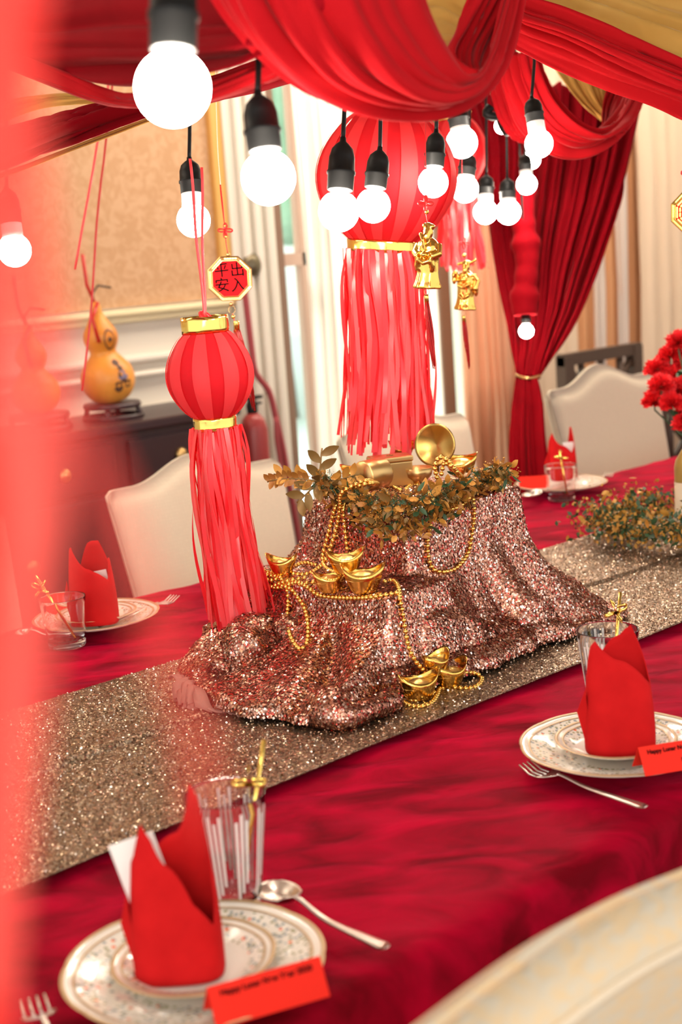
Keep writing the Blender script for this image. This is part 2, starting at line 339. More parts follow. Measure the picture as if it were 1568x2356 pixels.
# window: frame posts, rails and panes
win = struct('window_1', *join([boxg(wl-.02, wl+.045, WY-.03, WY+.02, .1, 2.6), boxg(wl, wr, WY-.03, WY+.05, 2.55, 2.62), boxg(wl, wr, WY-.03, WY+.05, .10, .2)]), 'frame_brown')
def post(p0, p1, m_, py=700, dy=.06):
    o = obj('window_post', *boxg(wx(p0, py), wx(p1, py), WY-.02, WY+.025, .12, 2.6), m_, win, False); bevel(o, .01)
post(692, 716, 'frame_pink'); post(1003, 1032, 'frame_brown'); post(1062, 1076, 'frame_pink')
zr = ony(660, 598, WY).z
obj('window_rail', *boxg(wl, wx(700, 600), WY-.02, WY+.02, zr-.025, zr+.025), 'frame_pink', win, False)
for a_, c_ in ((640, 694), (716, 1003), (1030, 1064)):
    obj('pane', *boxg(wx(a_, 700), wx(c_, 700), WY+.004, WY+.009, .15, 2.56), 'pane', win, False)
# garden outside
struct('ground', *boxg(-6, 22, WY+.3, 20, -.3, -.1), 'ground')
def blob(c, rx, ry, rz_, seed, n=24):
    V, F = lathe([(math.sin(math.pi*i/12), -math.cos(math.pi*i/12)) for i in range(13)], n)
    V = [(c[0]+x*rx*(1+.25*noise.noise(Vector((x*2+seed, y*2, z*2)))), c[1]+y*ry, c[2]+z*rz_*(1+.2*noise.noise(Vector((x*3, y*3+seed, z*3))))) for x, y, z in V]
    return V, F
t = thing('garden_tree', 'green leafy garden tree seen through the narrow window pane', 'tree', (8.6, 10.0, -.1))
obj('foliage', *join([blob((7.6, 10.2, 2.7), 2.6, 1.2, 1.35, 1), blob((9.8, 10.4, 2.9), 2.8, 1.2, 1.4, 2), blob((12.5, 10.4, 2.7), 2.8, 1.2, 1.35, 4)]), 'garden', t, True, True)
obj('trunk', *tube([(8.6, 10, -.1), (8.5, 10, 1.2), (8.4, 10.1, 2.6)], .14), 'mid_wood', t, True, True)

# curtains: vertical folds
def curtain(name, p0, p1, ref, Y, m_, z0, z1, nf, amp, label, group=None, top=None, seed=0):
    x0, x1 = ony(p0, ref, Y).x, ony(p1, ref, Y).x; n = nf*8; V = []
    for i in range(n+1):
        s = i/n; x = x0+(x1-x0)*s
        y = Y+amp*math.sin(s*nf*2*math.pi+.6*math.sin(s*9+seed))+amp*.4*math.sin(s*nf*4.6*math.pi+seed)
        for z in np.linspace(z0, z1, 6): V.append((x, y+.012*math.sin(z*3+i), z))
    o = obj(name, V, gridfaces(n+1, 6), m_); tag(o, label, 'curtain', group); solid(o, .003); return o
curtain('sheer_curtain', 716, 1000, 700, WY-.16, 'sheer', .03, 2.75, 13, .022, 'bright white sheer curtain glowing behind the big red lantern')
curtain('peach_curtain', 1066, 1180, 700, WY-.16, 'peach', .35, 2.75, 6, .02, 'peach curtain left of the tied red velvet drape', seed=2)
x1c = 1215
for (a_, c_, mm_, lab, nf, dy) in ((1200, 1322, 'cream_curtain', 'cream curtain strip directly right of the tied red drape', 4, 0), (1322, 1362, 'tan_curtain', 'tan curtain strip above the middle of the dark wooden chair rail', 2, .03), (1362, 1382, 'sheer', 'narrow white curtain strip between tan bands, left one', 1, -.01),
        (1382, 1420, 'tan_curtain', 'tan curtain strip between the two narrow white strips', 2, .03), (1420, 1438, 'sheer', 'narrow white curtain strip between tan bands, right one', 1, -.01), (1438, 1470, 'tan_curtain', 'rightmost tan curtain strip beside the wide cream curtain', 2, .03), (1470, 1700, 'cream_curtain', 'wide cream curtain at the right edge behind the octagonal charm', 7, -.04)):
    curtain('striped_curtain', a_, c_, 600, WY-.14+dy, mm_, .05, 2.8, nf, .016, lab, 'curtains along the right part of the back wall', seed=a_)
t = thing('curtain_rail', 'white rail along the top of the back wall carrying the curtains', 'rail', (4.5, WY-.14, 2.8))
obj('rail', *boxg(wl, 7.6, WY-.2, WY, 2.76, 2.82), 'white_wall', t, False, True)

# ------------------------------------------------------------------ sideboard, gourds, extinguisher
SB = 3.86
zt = ony(350, 962, SB).z
xR = ony(536, 1000, SB).x
sb = thing('sideboard', 'dark mahogany sideboard with drawers standing against the back wall', 'sideboard', (xR-.9, SB+.2, 0))
o = obj('top', *boxg(xR-1.9, xR+.03, SB-.02, WY-.06, zt-.035, zt), 'dark_wood', sb, False, True); bevel(o, .008)
obj('body', *boxg(xR-1.88, xR, SB+.01, WY-.07, .08, zt-.035), 'dark_wood', sb, False, True)
for i in range(4):
    x0 = xR-.46*(i+1)+.02
    dr = obj('drawer', *boxg(x0, x0+.40, SB-.008, SB+.02, zt-.21, zt-.06), 'dark_wood', sb, False, True); bevel(dr, .006)
    v, f = lathe([(0, 0), (.016, .0), (.024, .008), (.016, .018), (0, .02)], 16)
    obj('drawer_knob', [(x0+.2+a_, SB-.008-c_, zt-.135+b_) for a_, b_, c_ in v], f, 'old_gold', dr, True, True)
    dd = obj('cupboard_door', *boxg(x0, x0+.40, SB-.006, SB+.02, .14, zt-.23), 'dark_wood', sb, False, True); bevel(dd, .006)
    obj('drawer_knob', [(x0+.05+a_, SB-.006-c_, zt-.4+b_) for a_, b_, c_ in v], f, 'old_gold', dd, True, True)
for i in range(4): obj('leg', *boxg(xR-1.86+(i % 2)*1.8, xR-1.8+(i % 2)*1.8, SB+.03+(i//2)*.3, SB+.09+(i//2)*.3, 0, .08), 'dark_wood', sb, False, True)

def gourd(px, pyb, pyt, label, drawing, tilt):
    base = ony(px, pyb, SB+.17); base.z = zt
    top = ony(px, pyt, SB+.17); sh = .052; hh = top.z-zt-sh
    g_ = thing('painted_gourd', label, 'gourd', (base.x, SB+.17, zt+sh))
    pr = [(0, 0), (.05, .002), (.095, .03), (.128, .09), (.138, .16), (.125, .23), (.09, .29), (.068, .325), (.066, .345), (.078, .375), (.088, .42), (.082, .47), (.055, .53), (.034, .58), (.026, .63), (.020, .66), (0, .665)]
    k = hh/.665; ks = k*1.30
    tl = Matrix.Rotation(tilt, 3, 'Y')
    v, f = lathe([(cr([(a, 0, z) for a, z in pr], 40)[i][0]*ks, cr([(a, 0, z) for a, z in pr], 40)[i][2]*k) for i in range(40)], 32)
    v = [tl @ Vector((a, b_, c_)) + Vector((0, 0, 0)) for a, b_, c_ in v]
    obj('body', v, f, 'gourd', g_)
    face = Vector((-base.x, -base.y, 0)).normalized()
    def rad(z):
        zz = [q[1]*k for q in pr]; rr = [q[0]*ks for q in pr]; return float(np.interp(z, zz, rr))
    def patch(th, z, a, c_, m_, nm):
        V = []; F = []
        ang0 = math.atan2(face.y, face.x)+th
        for i in range(5):
            for j in range(16):
                s = i/4; q = 2*math.pi*j/16; zz = z+c_*s*math.sin(q); r0 = rad(z); aa = ang0+a*s*math.cos(q)/max(r0, .01); rr = rad(zz)+.0015
                V.append(tl @ Vector((rr*math.cos(aa), rr*math.sin(aa), zz)))
        F = [(i*16+j, i*16+(j+1) % 16, (i+1)*16+(j+1) % 16, (i+1)*16+j) for i in range(4) for j in range(16)]
        obj(nm, V, F, m_, g_)
    if drawing:
        for a in (0, 1):   # ring seal on the neck bulb
            pass
        V = []; ang0 = math.atan2(face.y, face.x)+.55; z = .42*k
        for j in range(24):
            for s in (.026, .032):
                q = 2*math.pi*j/24; zz = z+s*math.sin(q)*1.1; aa = ang0+s*math.cos(q)/.085; V.append(tl @ Vector(((rad(zz)+.0015)*math.cos(aa), (rad(zz)+.0015)*math.sin(aa), zz)))
        obj('ring_drawing', V, [(2*j, 2*j+1, (2*j+3) % 48, (2*j+2) % 48) for j in range(24)], 'gourd_ink', g_)
        patch(.55, z, .008, .009, 'gourd_ink', 'seal_drawing')
        for th, zz, a, c_, m_ in ((.52, .27, .012, .011, 'gourd_ink'), (.60, .235, .010, .009, 'gourd_ink'), (.62, .185, .020, .017, 'gourd_blue'), (.50, .19, .008, .010, 'gourd_ink'), (.38, .115, .016, .018, 'gourd_ink'), (.80, .125, .016, .013, 'gourd_ink'), (.62, .15, .012, .008, 'gourd_ink')):
            patch(th, zz*k, a, c_, m_, 'ink_drawing')
    tp = tl @ Vector((0, 0, .66*k))
    obj('stem', *tube([tp-Vector((0, 0, .01)), tp+Vector((-.005, 0, .03)), tp+Vector((.02, .0, .055)), tp+Vector((.07, 0, .045))], .004), 'mid_wood', g_)
    obj('cord', *tube([tp+Vector((0, 0, .0)), tp+Vector((-.03, -.01, .06)), tp+Vector((-.035, -.01, .16))], .006), 'satin', g_)
    obj('cord', *tube([tp+Vector((.0, -.02, .0)), tp+Vector((-.035, -.03, -.05)), tp+Vector((-.03, -.05, -.13))], .006), 'satin', g_)
    st = thing('gourd_stand', 'small black wooden stand under the '+('front painted gourd' if drawing else 'gourd seen through the red haze'), 'stand', (base.x, SB+.17, zt))
    o = obj('stand_top', *lathe([(0, sh-.018), (.095, sh-.018), (.1, sh-.01), (.095, sh), (0, sh)], 28), 'dark_wood', st)
    for i in range(4):
        a = math.pi/4+i*math.pi/2; c0 = Vector((.085*math.cos(a), .085*math.sin(a), 0))
        obj('leg', *tube([c0*1.15+Vector((0, 0, .002)), c0*1.05+Vector((0, 0, sh*.4)), c0+Vector((0, 0, sh-.015))], .009), 'dark_wood', st)
    obj('foot_ring', *lathe([(.09, 0), (.105, 0), (.105, .012), (.09, .012), (.09, 0)], 28), 'dark_wood', st)
gourd(258, 938, 690, 'orange bottle gourd with ink drawing and red cord on the dark sideboard', True, R(-5))
gourd(88, 950, 745, 'second bottle gourd further left, seen through the blurred red ribbons', False, R(-2))

ep = ony(600, 1035, SB+.12)
ex = thing('fire_extinguisher', 'dark red fire extinguisher standing right of the sideboard by the white door', 'extinguisher', (ony(581, 960, SB+.12).x, SB+.12, 0))
zt2 = ony(585, 950, SB+.12).z
obj('stand_pedestal', *lathe([(0, 0), (.09, 0), (.09, .02), (.02, .03), (.02, zt2-.55), (.085, zt2-.53), (.085, zt2-.5), (0, zt2-.5)], 20), 'dark_wood', ex)
obj('cylinder', *lathe([(0, zt2-.5), (.048, zt2-.5), (.052, zt2-.48), (.052, zt2-.06), (.04, zt2-.02), (.022, zt2), (0, zt2)], 28), 'ext_red', ex)
obj('valve', *join([lathe([(.02, zt2), (.022, zt2+.03), (.015, zt2+.05), (0, zt2+.05)], 14), boxg(-.015, .045, -.012, .012, zt2+.05, zt2+.062), boxg(-.015, .04, -.012, .012, zt2+.03, zt2+.038)]), 'black', ex)
hs = tag(obj('hose_rope', *tube(cr([ony(558, 640, WY-.12), ony(566, 700, WY-.12), ony(578, 800, WY-.12), ony(588, 858, WY-.12), ony(618, 900, WY-.12), ony(634, 960, WY-.12), ony(652, 1040, WY-.12), ony(668, 1130, WY-.12), ony(690, 1260, WY-.12)], 40).tolist(), .012), mat('dull_red_rope', (.34, .05, .06), .7)), 'dull red rope hanging across the white door beside the knob', 'rope')
hs2 = tag(obj('hose_rope', *tube(cr([ony(634, 960, WY-.14), ony(636, 1010, WY-.14), ony(645, 1075, WY-.14), ony(648, 1170, WY-.14), ony(655, 1300, WY-.14)], 24).tolist(), .009), bpy.data.materials['dull_red_rope']), 'second dull red rope strand parting to the left near the narrow window', 'rope')

# ------------------------------------------------------------------ dark chairs at the back right
def bar(a, b_, t_, parent, name, m_='mid_wood'):
    o = obj(name, *tube([a, b_], t_, 6), m_, parent, True, True); return o
def lattice_chair(px0, px1, pyt, Y, label):
    a, c_ = ony(px0, pyt, Y), ony(px1, pyt, Y); zt_ = a.z
    t_ = thing('lattice_chair', label, 'chair', ((a.x+c_.x)/2, Y, 0), 0, 'dark wooden lattice chairs by the curtains')
    obj('top_rail', *boxg(a.x, c_.x, Y-.02, Y+.02, zt_-.05, zt_), 'mid_wood', t_, False, True)
    for x in (a.x+.03, c_.x-.03):
        obj('leg', *boxg(x-.03, x+.03, Y-.025, Y+.025, 0, zt_-.01), 'mid_wood', t_, False, True)
        obj('leg', *boxg(x-.025, x+.025, Y-.47, Y-.42, 0, .43), 'mid_wood', t_, False, True)
    obj('seat', *boxg(a.x, c_.x, Y-.48, Y+.02, .43, .47), 'mid_wood', t_, False, True)
    wq = (c_.x-a.x)
    for s in (.25, .5, .75): bar((a.x+wq*s, Y, .47), (a.x+wq*s, Y, zt_-.04), .016, t_, 'back_bar')
    bar((a.x+.05, Y, .5), (c_.x-.05, Y, zt_-.06), .015, t_, 'cross_bar'); bar((c_.x-.05, Y, .5), (a.x+.05, Y, zt_-.06), .015, t_, 'cross_bar')
lattice_chair(1288, 1467, 816, 3.62, 'dark wooden chair whose top rail shows above the cream chair at right')
lattice_chair(1500, 1640, 905, 2.98, 'dark wooden lattice chair half hidden behind the red carnations')

# ------------------------------------------------------------------ table
TZ = .76; TN, TF = .90, 2.38; TX0, TX1 = -.2, 5.6
tb = thing('banquet_table', 'long banquet table hidden under the crimson velvet cloth', 'table', ((TX0+TX1)/2, (TN+TF)/2, 0))
obj('tabletop', *boxg(TX0+.01, TX1-.01, TN+.01, TF-.01, TZ-.05, TZ-.022), 'mid_wood', tb, False, True)
for x in (TX0+.1, TX1-.1):
    for y in (TN+.1, TF-.1): obj('leg', *boxg(x-.03, x+.03, y-.03, y+.03, 0, TZ-.04), 'mid_wood', tb, False, True)
def nz(x, y, s, o_=0): return noise.noise(Vector((x*s, y*s, o_)))
def wrinkle(x, y):
    # long pulled creases running diagonally over the cloth
    u = x*.80-y*.60; v = x*.60+y*.80
    k = noise.noise(Vector((u*1.8, v*9, 3)))*.0040+noise.noise(Vector((u*4.5, v*26, 7)))*.0030-abs(noise.noise(Vector((u*1.5, v*6, 11))))*.003
    return k
V = []; xs = np.linspace(TX0, TX1, 300); ycols = []
prof = [(TN-.012, -.255), (TN-.01, -.235), (TN-.008, -.20), (TN-.006, -.14), (TN-.004, -.08), (TN-.002, -.035), (TN, -.012), (TN+.012, -.002)]
ys = [(y, 0) for y in np.linspace(TN+.035, TF-.035, 190)]
allp = prof+ys+[(TF-.012, -.002), (TF, -.012), (TF+.004, -.06), (TF+.008, -.16), (TF+.01, -.255)]
for x in xs:
    for j, (y, dz) in enumerate(allp):
        drop = -dz; yy = y; zz = TZ+dz
        if y < TN+.02 and drop > .02:
            rip = (math.sin(x*26+2*nz(x, 0, 3))*.5+nz(x, .3, 9)*1.2)*min(1, drop*4)*.022; yy = y-abs(rip)*1.2-.01*drop
        elif y > TF-.02 and drop > .02: yy = y+.01+abs(math.sin(x*22+nz(x, 5, 3)*2))*.02*min(1, drop*4)
        else: zz += wrinkle(x, y)-.0045
        V.append((x, yy, zz))
tc_ = obj('tablecloth', V, [q[::-1] for q in gridfaces(len(xs), len(allp))], 'table_velvet'); tag(tc_, 'crimson crushed velvet tablecloth covering the long table', 'tablecloth')

# ---- glitter runner (two overlapping lengths leave a seam near the middle)
RY0, RY1 = 1.325, 1.885
V = []; xs = np.linspace(TX0+.02, TX1-.02, 400); yr = np.linspace(0, 1, 210)
for x in xs:
    for s in yr:
        y = RY0+(RY1-RY0)*s+.006*nz(x, s, 2.5)
        z = TZ+.008+.0012*nz(x*2, y*6, 3)
        seam = 1.60+.012*math.sin(x*1.3)+.01*nz(x, 2, 2)
        d = y-seam
        if d > 0: z += .004*math.exp(-(d/.05)**2)
        z -= .006*math.exp(-(d/.0038)**2)
        seam2 = 1.80-.01*x; z += .002*math.exp(-((y-seam2)/.03)**2)
        z += .0015*max(0, nz(x*3, y*14, 1.2))
        V.append((x, y, z))
rn = obj('table_runner', V, [q[::-1] for q in gridfaces(len(xs), len(yr))], 'gold_glitter'); tag(rn, 'champagne glitter table runner laid along the middle of the table', 'runner'); solid(rn, .003, -1)

# ------------------------------------------------------------------ centrepiece mound
UB = (1.55, 1.82, 1.53, 1.76, .245)      # upper tier box x0 x1 y0 y1 height
LB = (1.435, 1.56, 1.465, 1.78, .145)    # lower tier
cbx = thing('display_box', 'box forming the tall tier under the rose gold sequin cloth', 'box', (1.685, 1.645, TZ+.008))
cbx2 = thing('display_box', 'low box forming the front step under the rose gold sequin cloth', 'box', (1.49, 1.62, TZ+.008))
o = obj('carton', *boxg(UB[0]+.01, UB[1]-.01, UB[2]+.01, UB[3]-.01, TZ+.02, TZ+UB[4]-.012), 'mid_wood', cbx, False, True)
o = obj('carton', *boxg(LB[0]+.01, UB[0]-.0, LB[2]+.01, LB[3]-.01, TZ+.02, TZ+LB[4]-.012), 'mid_wood', cbx2, False, True)
def sd(x, y, b_):
    dx = max(b_[0]-x, x-b_[1]); dy = max(b_[2]-y, y-b_[3])
    if dx < 0 and dy < 0: return max(dx, dy), 0
    ex_, ey_ = max(dx, 0), max(dy, 0)
    cx_, cy_ = (b_[0]+b_[1])/2, (b_[2]+b_[3])/2
    return math.hypot(ex_, ey_), math.atan2(y-cy_, x-cx_)
def tier(x, y, b_, flare, k, ph, amp, pw):
    d, a = sd(x, y, b_)
    if d <= 0: return b_[4]-.004*max(0, 1+d/.012) if d > -.012 else b_[4]
    fold = .5*math.sin(a*k+ph)+.4*math.sin(a*(k*1.7)+ph*2+1)+.5*nz(math.cos(a)*2.2, math.sin(a)*2.2, 2, ph)
    W_ = flare*(1+amp*fold*min(1, d/.03))
    s = min(1, d/W_)
    top = b_[4]-.004-.10*b_[4]*min(1, d/.012)**1.5
    dr = 1-math.pow(max(0, (d-.004)/W_) if d > .004 else 0, pw)
    return top*max(0, dr)
HX0, HX1, HY0, HY1 = 1.10, 2.06, 1.385, 2.06
def flr(a):
    dg = math.degrees(a) % 360
    return float(np.interp(dg, [0, 40, 90, 135, 165, 180, 200, 225, 250, 275, 300, 325, 345, 360], [.17, .14, .19, .30, .16, .085, .075, .10, .12, .125, .14, .15, .17, .17]))
def mound(x, y):
    a0 = math.atan2(y-1.645, x-1.685)
    hu = tier(x, y, UB, flr(a0), 9, .7, .62, .52)
    hl = tier(x, y, LB, .215, 9, 2.1, .45, .50)
    h = max(hu, hl); sm = .012; dd = abs(hu-hl)
    if dd < sm: h += (sm-dd)**2/(4*sm)
    if h < UB[4]-.03: h += .010*nz(x, y, 6, 5)*min(1, h/.04)
    if h < .06:
        kx = (1-h/.06)
        h += kx*(.008+.024*abs(nz(x*1.2, y, 7, 4))+.014*abs(nz(x, y, 14, 2)))
    return max(h, .006)
nx, ny = 340, 260; V = []; keep = {}; F = []
xs = np.linspace(HX0, HX1, nx); yy_ = np.linspace(HY0, HY1, ny)
def inside(x, y):
    # organic outline of the cloth on the table
    pts = OUT; c = False; j = len(pts)-1
    for i in range(len(pts)):
        xi, yi = pts[i]; xj, yj = pts[j]
        if (yi > y) != (yj > y) and x < (xj-xi)*(y-yi)/(yj-yi)+xi: c = not c
        j = i
    return c
OUT0 = [(1.235, 1.455), (1.30, 1.425), (1.40, 1.44), (1.50, 1.415), (1.60, 1.405), (1.72, 1.415), (1.86, 1.40), (1.93, 1.405), (1.97, 1.46), (1.95, 1.56), (1.97, 1.70), (1.95, 1.85), (1.85, 1.93), (1.70, 1.95), (1.55, 1.94), (1.43, 1.90), (1.33, 1.84), (1.26, 1.76), (1.215, 1.66), (1.215, 1.55)]
OUT = [tuple(p[:2]) for p in cr([(a, b_, 0) for a, b_ in OUT0+OUT0[:1]], 160)][:-1]
OA = np.array(OUT)
V, F = [], []; ccx, ccy = 1.60, 1.66; na, nr = 420, 170
for i in range(na):
    a = 2*math.pi*i/na; dx, dy = math.cos(a), math.sin(a); lo_, hi_ = 0, .8
    for _ in range(18):
        m__ = (lo_+hi_)/2
        if inside(ccx+dx*m__, ccy+dy*m__): lo_ = m__
        else: hi_ = m__
    Rm_ = lo_*(1+.012*math.sin(a*19)+.010*math.sin(a*31+1))
    for j in range(nr):
        q = (j/(nr-1)); r_ = .002+Rm_*q; x, y = ccx+dx*r_, ccy+dy*r_; h = mound(x, y); dE = Rm_-Rm_*q
        lim = .004+.034*math.sqrt(min(1, dE/.03)) if dE < .03 else 9
        V.append((x, y, TZ+.011+min(h, lim)))
F = [(i*nr+j, i*nr+j+1, ((i+1) % na)*nr+j+1, ((i+1) % na)*nr+j) for i in range(na) for j in range(nr-1)]
F.append(tuple(i*nr for i in range(na))[::-1])
sq = obj('sequin_cloth', V, F, 'rose_sequin'); tag(sq, 'rose gold sequin cloth draped over the stepped centrepiece boxes', 'cloth')
solid(sq, .002, -1)
def zc(x, y): return TZ+.011+(mound(x, y))
def hit(px, py):            # where the view ray meets the sequin mound
    v = (P(px, py, 1)-CAM).normalized(); t_ = 1.6
    while t_ < 3.2:
        p = CAM+v*t_
        h = zc(p.x, p.y) if (HX0 < p.x < HX1 and HY0 < p.y < HY1 and inside(p.x, p.y)) else TZ+.008
        if p.z < h: return p
        t_ += .004
    return CAM+v*2.3
# small sequins and glitter flakes nobody could count: one mesh each
def flakes(name, pts, nrm, size, tiltf, m_, parent, seed, lift=.0008):
    rs = np.random.RandomState(seed); n = len(pts)
    t_ = rs.normal(size=(n, 3)); k = tiltf(rs, n)[:, None]
    nn = nrm+t_*k; nn /= np.linalg.norm(nn, axis=1, keepdims=True); flip = np.sign(np.sum(nn*nrm, axis=1, keepdims=True)); nn *= flip
    a = np.cross(nn, rs.normal(size=(n, 3))); a /= np.linalg.norm(a, axis=1, keepdims=True); b_ = np.cross(nn, a)
    r_ = (size*rs.uniform(.7, 1.2, n))[:, None]; c_ = pts+nrm*(lift+rs.uniform(0, .0006, (n, 1)))
    V = np.stack([c_+a*r_, c_+b_*r_, c_-a*r_, c_-b_*r_], 1).reshape(-1, 3)
    me = bpy.data.meshes.new(name); me.vertices.add(4*n); me.vertices.foreach_set('co', V.astype(np.float32).ravel())
    me.loops.add(4*n); me.loops.foreach_set('vertex_index', np.arange(4*n, dtype=np.int32)); me.polygons.add(n)
    me.polygons.foreach_set('loop_start', np.arange(0, 4*n, 4, dtype=np.int32)); me.polygons.foreach_set('loop_total', np.full(n, 4, dtype=np.int32))
    me.update(calc_edges=True); me.materials.append(M[m_]); o = bpy.data.objects.new(name, me); C.objects.link(o); o.parent = parent; o['kind'] = 'stuff'; return o
def scatter(ob, n, seed):
    me = ob.data; rs = np.random.RandomState(seed); me.calc_loop_triangles(); nt = len(me.loop_triangles); tv = np.empty(nt*3, np.int32); me.loop_triangles.foreach_get('vertices', tv); tv = tv.reshape(-1, 3)
    co = np.empty(len(me.vertices)*3, np.float32); me.vertices.foreach_get('co', co); co = co.reshape(-1, 3).astype(float)
    vn = np.empty(len(me.vertices)*3, np.float32); me.vertex_normals.foreach_get('vector', vn); vn = vn.reshape(-1, 3).astype(float)
    A_, B_, C_ = co[tv[:, 0]], co[tv[:, 1]], co[tv[:, 2]]; ar = np.linalg.norm(np.cross(B_-A_, C_-A_), axis=1); i = rs.choice(nt, n, p=ar/ar.sum())
    u, v = rs.rand(n, 1), rs.rand(n, 1); f_ = u+v > 1; u = np.where(f_, 1-u, u); v = np.where(f_, 1-v, v); w_ = 1-u-v
    p = A_[i]*w_+B_[i]*u+C_[i]*v; nn = vn[tv[i, 0]]*w_+vn[tv[i, 1]]*u+vn[tv[i, 2]]*v; nn /= np.linalg.norm(nn, axis=1, keepdims=True)+1e-9
    return p, nn
p_, n_ = scatter(sq, 62000, 3); n_ = np.where(n_[:, 2:3] < -.2, -n_, n_)
flakes('sequins', p_, n_, .0021, lambda rs, n: np.where(rs.rand(n) < .8, .10, .42), 'rose_flake', sq, 4)
p_, n_ = scatter(rn, 150000, 5); ok_ = (p_[:, 0] > .55) & (p_[:, 0] < 4.4); p_, n_ = p_[ok_], np.abs(n_[ok_])
flakes('glitter', p_, n_, .0015, lambda rs, n: np.where(rs.rand(n) < .5, .35, 1.4), 'champ_flake', rn, 6)
# crumpled roll of the cloth and its brown lining at the front left corner
def roll(pts, r_, m_, name, squash=.7, seed=0, n=20):
    A = cr(pts, 40); V, F = tube([tuple(p) for p in A], r_, n, lambda t: (.55+.45*math.sin(math.pi*min(max(t, .04), .96)))*(1+.25*math.sin(t*13+seed)))
    V = [Vector((v_.x+.012*nz(v_.y+seed, v_.z, 14), v_.y+.012*nz(v_.x, v_.z+seed, 14), max(TZ+.009, v_.z+.010*nz(v_.x+seed, v_.y, 20)))) for v_ in V]
    return obj(name, V, F, m_, sq, True, True)
def G(px, py, dz=0): p = onz(px, py, TZ+.01); return Vector((p.x, p.y, TZ+.01+dz))
roll([G(690, 1600, .02), G(730, 1650, .018), G(790, 1672, .016), G(860, 1650, .016), G(900, 1630, .01)], .024, 'rose_sequin', 'cloth_fold', seed=1)
roll([P(600, 1440, 2.24), P(560, 1500, 2.20), P(520, 1560, 2.20), P(490, 1600, 2.20)], .032, 'rose_sequin', 'cloth_fold', seed=3)
roll([P(575, 1470, 2.30), P(520, 1500, 2.28), P(475, 1545, 2.27), P(455, 1590, 2.26)], .026, 'rose_sequin', 'cloth_fold', seed=5)
roll([G(640, 1560, .03), G(700, 1590, .03), G(740, 1620, .01)], .022, 'rose_sequin', 'cloth_fold', seed=8)
roll([G(500, 1590, .03), G(560, 1560, .06), G(640, 1540, .07), G(700, 1560, .05)], .03, 'rose_sequin', 'cloth_fold', seed=9)
for k_, o_ in enumerate([c_ for c_ in sq.children if c_.name.startswith('cloth_fold')]):
    p_, n_ = scatter(o_, 2600, 40+k_); flakes('sequins', p_, n_, .0021, lambda rs, n: np.where(rs.rand(n) < .8, .10, .42), 'rose_flake', o_, 50+k_)
def lining(pts0, pts1, name, seed):
    A = cr(pts0, 30); B = cr(pts1, 30); V = []
    for i in range(30):
        for j in range(9):
            s = j/8; p = Vector(A[i])*(1-s)+Vector(B[i])*s; q = math.sin(i*1.1+seed+2*s)*.008; V.append(p+Vector((q, -q, .006*math.sin(i*.9+s*3)+.012*math.sin(s*math.pi))))
    o = obj(name, V, gridfaces(30, 9), 'lining', sq, True, True, 'dull brown lining turned out of the sequin cloth'); solid(o, .002)
lining([P(600, 1610, 2.19), P(630, 1585, 2.19), P(665, 1580, 2.19), P(697, 1582, 2.19)], [G(600, 1645, .004), G(640, 1648, .004), G(675, 1636, .006), G(702, 1605, .01)], 'lining', 1)
lining([P(490, 1612, 2.19), P(540, 1612, 2.19), P(600, 1618, 2.19)], [G(495, 1638, .004), G(550, 1645, .003), G(615, 1652, .003)], 'lining', 3)
lining([G(405, 1590, .02), G(430, 1600, .02), G(470, 1615, .015)], [G(410, 1610, .004), G(440, 1632, .004), G(472, 1640, .003)], 'lining', 5)

# ------------------------------------------------------------------ beads and ingots
BV, BF = lathe([(math.sin(math.pi*i/6), -math.cos(math.pi*i/6)) for i in range(7)], 10)
BR = .0041
bead_me = bpy.data.meshes.new('bead'); bead_me.from_pydata([(a*BR, b_*BR, c_*BR) for a, b_, c_ in BV], [], BF); bead_me.materials.append(M['bead_gold']); bead_me.polygons.foreach_set('use_smooth', [True]*len(bead_me.polygons))
NB = 0
def necklace(paths, label):
    """paths: list of polylines, points either pixel pairs resting on the mound or 3-tuples with a height above it"""
    global NB
    t_ = None; cords = []
    for path in paths:
        pts = []
        for q in path:
            p = hit(q[0], q[1]); lift = BR+.001+(q[2] if len(q) > 2 else 0)
            p = p+(CAM-p).normalized()*(lift); pts.append(p)
        L_ = sum((pts[i+1]-pts[i]).length for i in range(len(pts)-1)); n = max(3, int(L_/(BR*1.96)))
        A = cr(pts, n)
        if t_ is None: t_ = thing('bead_garland', label, 'beads', tuple(A[0]), 0, 'gold bead garlands on the centrepiece')
        o0 = Vector(A[0]) if not cords else cords[0]; cords.append(o0)
        base = t_.location
        for p in A:
            bo = bpy.data.objects.new('bead', bead_me); C.objects.link(bo); bo.parent = t_; bo.location = Vector(p)-base; NB += 1
        obj('thread', [Vector(p)-base for p in tube([tuple(p) for p in A], .0006, 4)[0]], tube([tuple(p) for p in A], .0006, 4)[1], 'bead_gold', t_)
    return t_
necklace([[(985, 1170), (978, 1140), (968, 1120), (950, 1115), (935, 1125)], [(985, 1165), (990, 1200), (984, 1235), (984, 1275), (995, 1308), (1020, 1316), (1050, 1306), (1075, 1275), (1084, 1235), (1090, 1190), (1088, 1150), (1080, 1120), (1050, 1085, .03), (1030, 1060, .05), (1010, 1053, .05), (1000, 1075, .04), (1005, 1098, .03)]], 'gold bead garland hanging in a long loop down the right of the mound')
necklace([[(985, 1135, .01), (1005, 1160, .01), (1035, 1172, .01), (1065, 1160, .01), (1080, 1140, .012), (1070, 1115, .02), (1045, 1080, .035), (1022, 1066, .045), (1015, 1090, .035)]], 'short gold bead loop over the foliage at the top right of the mound')
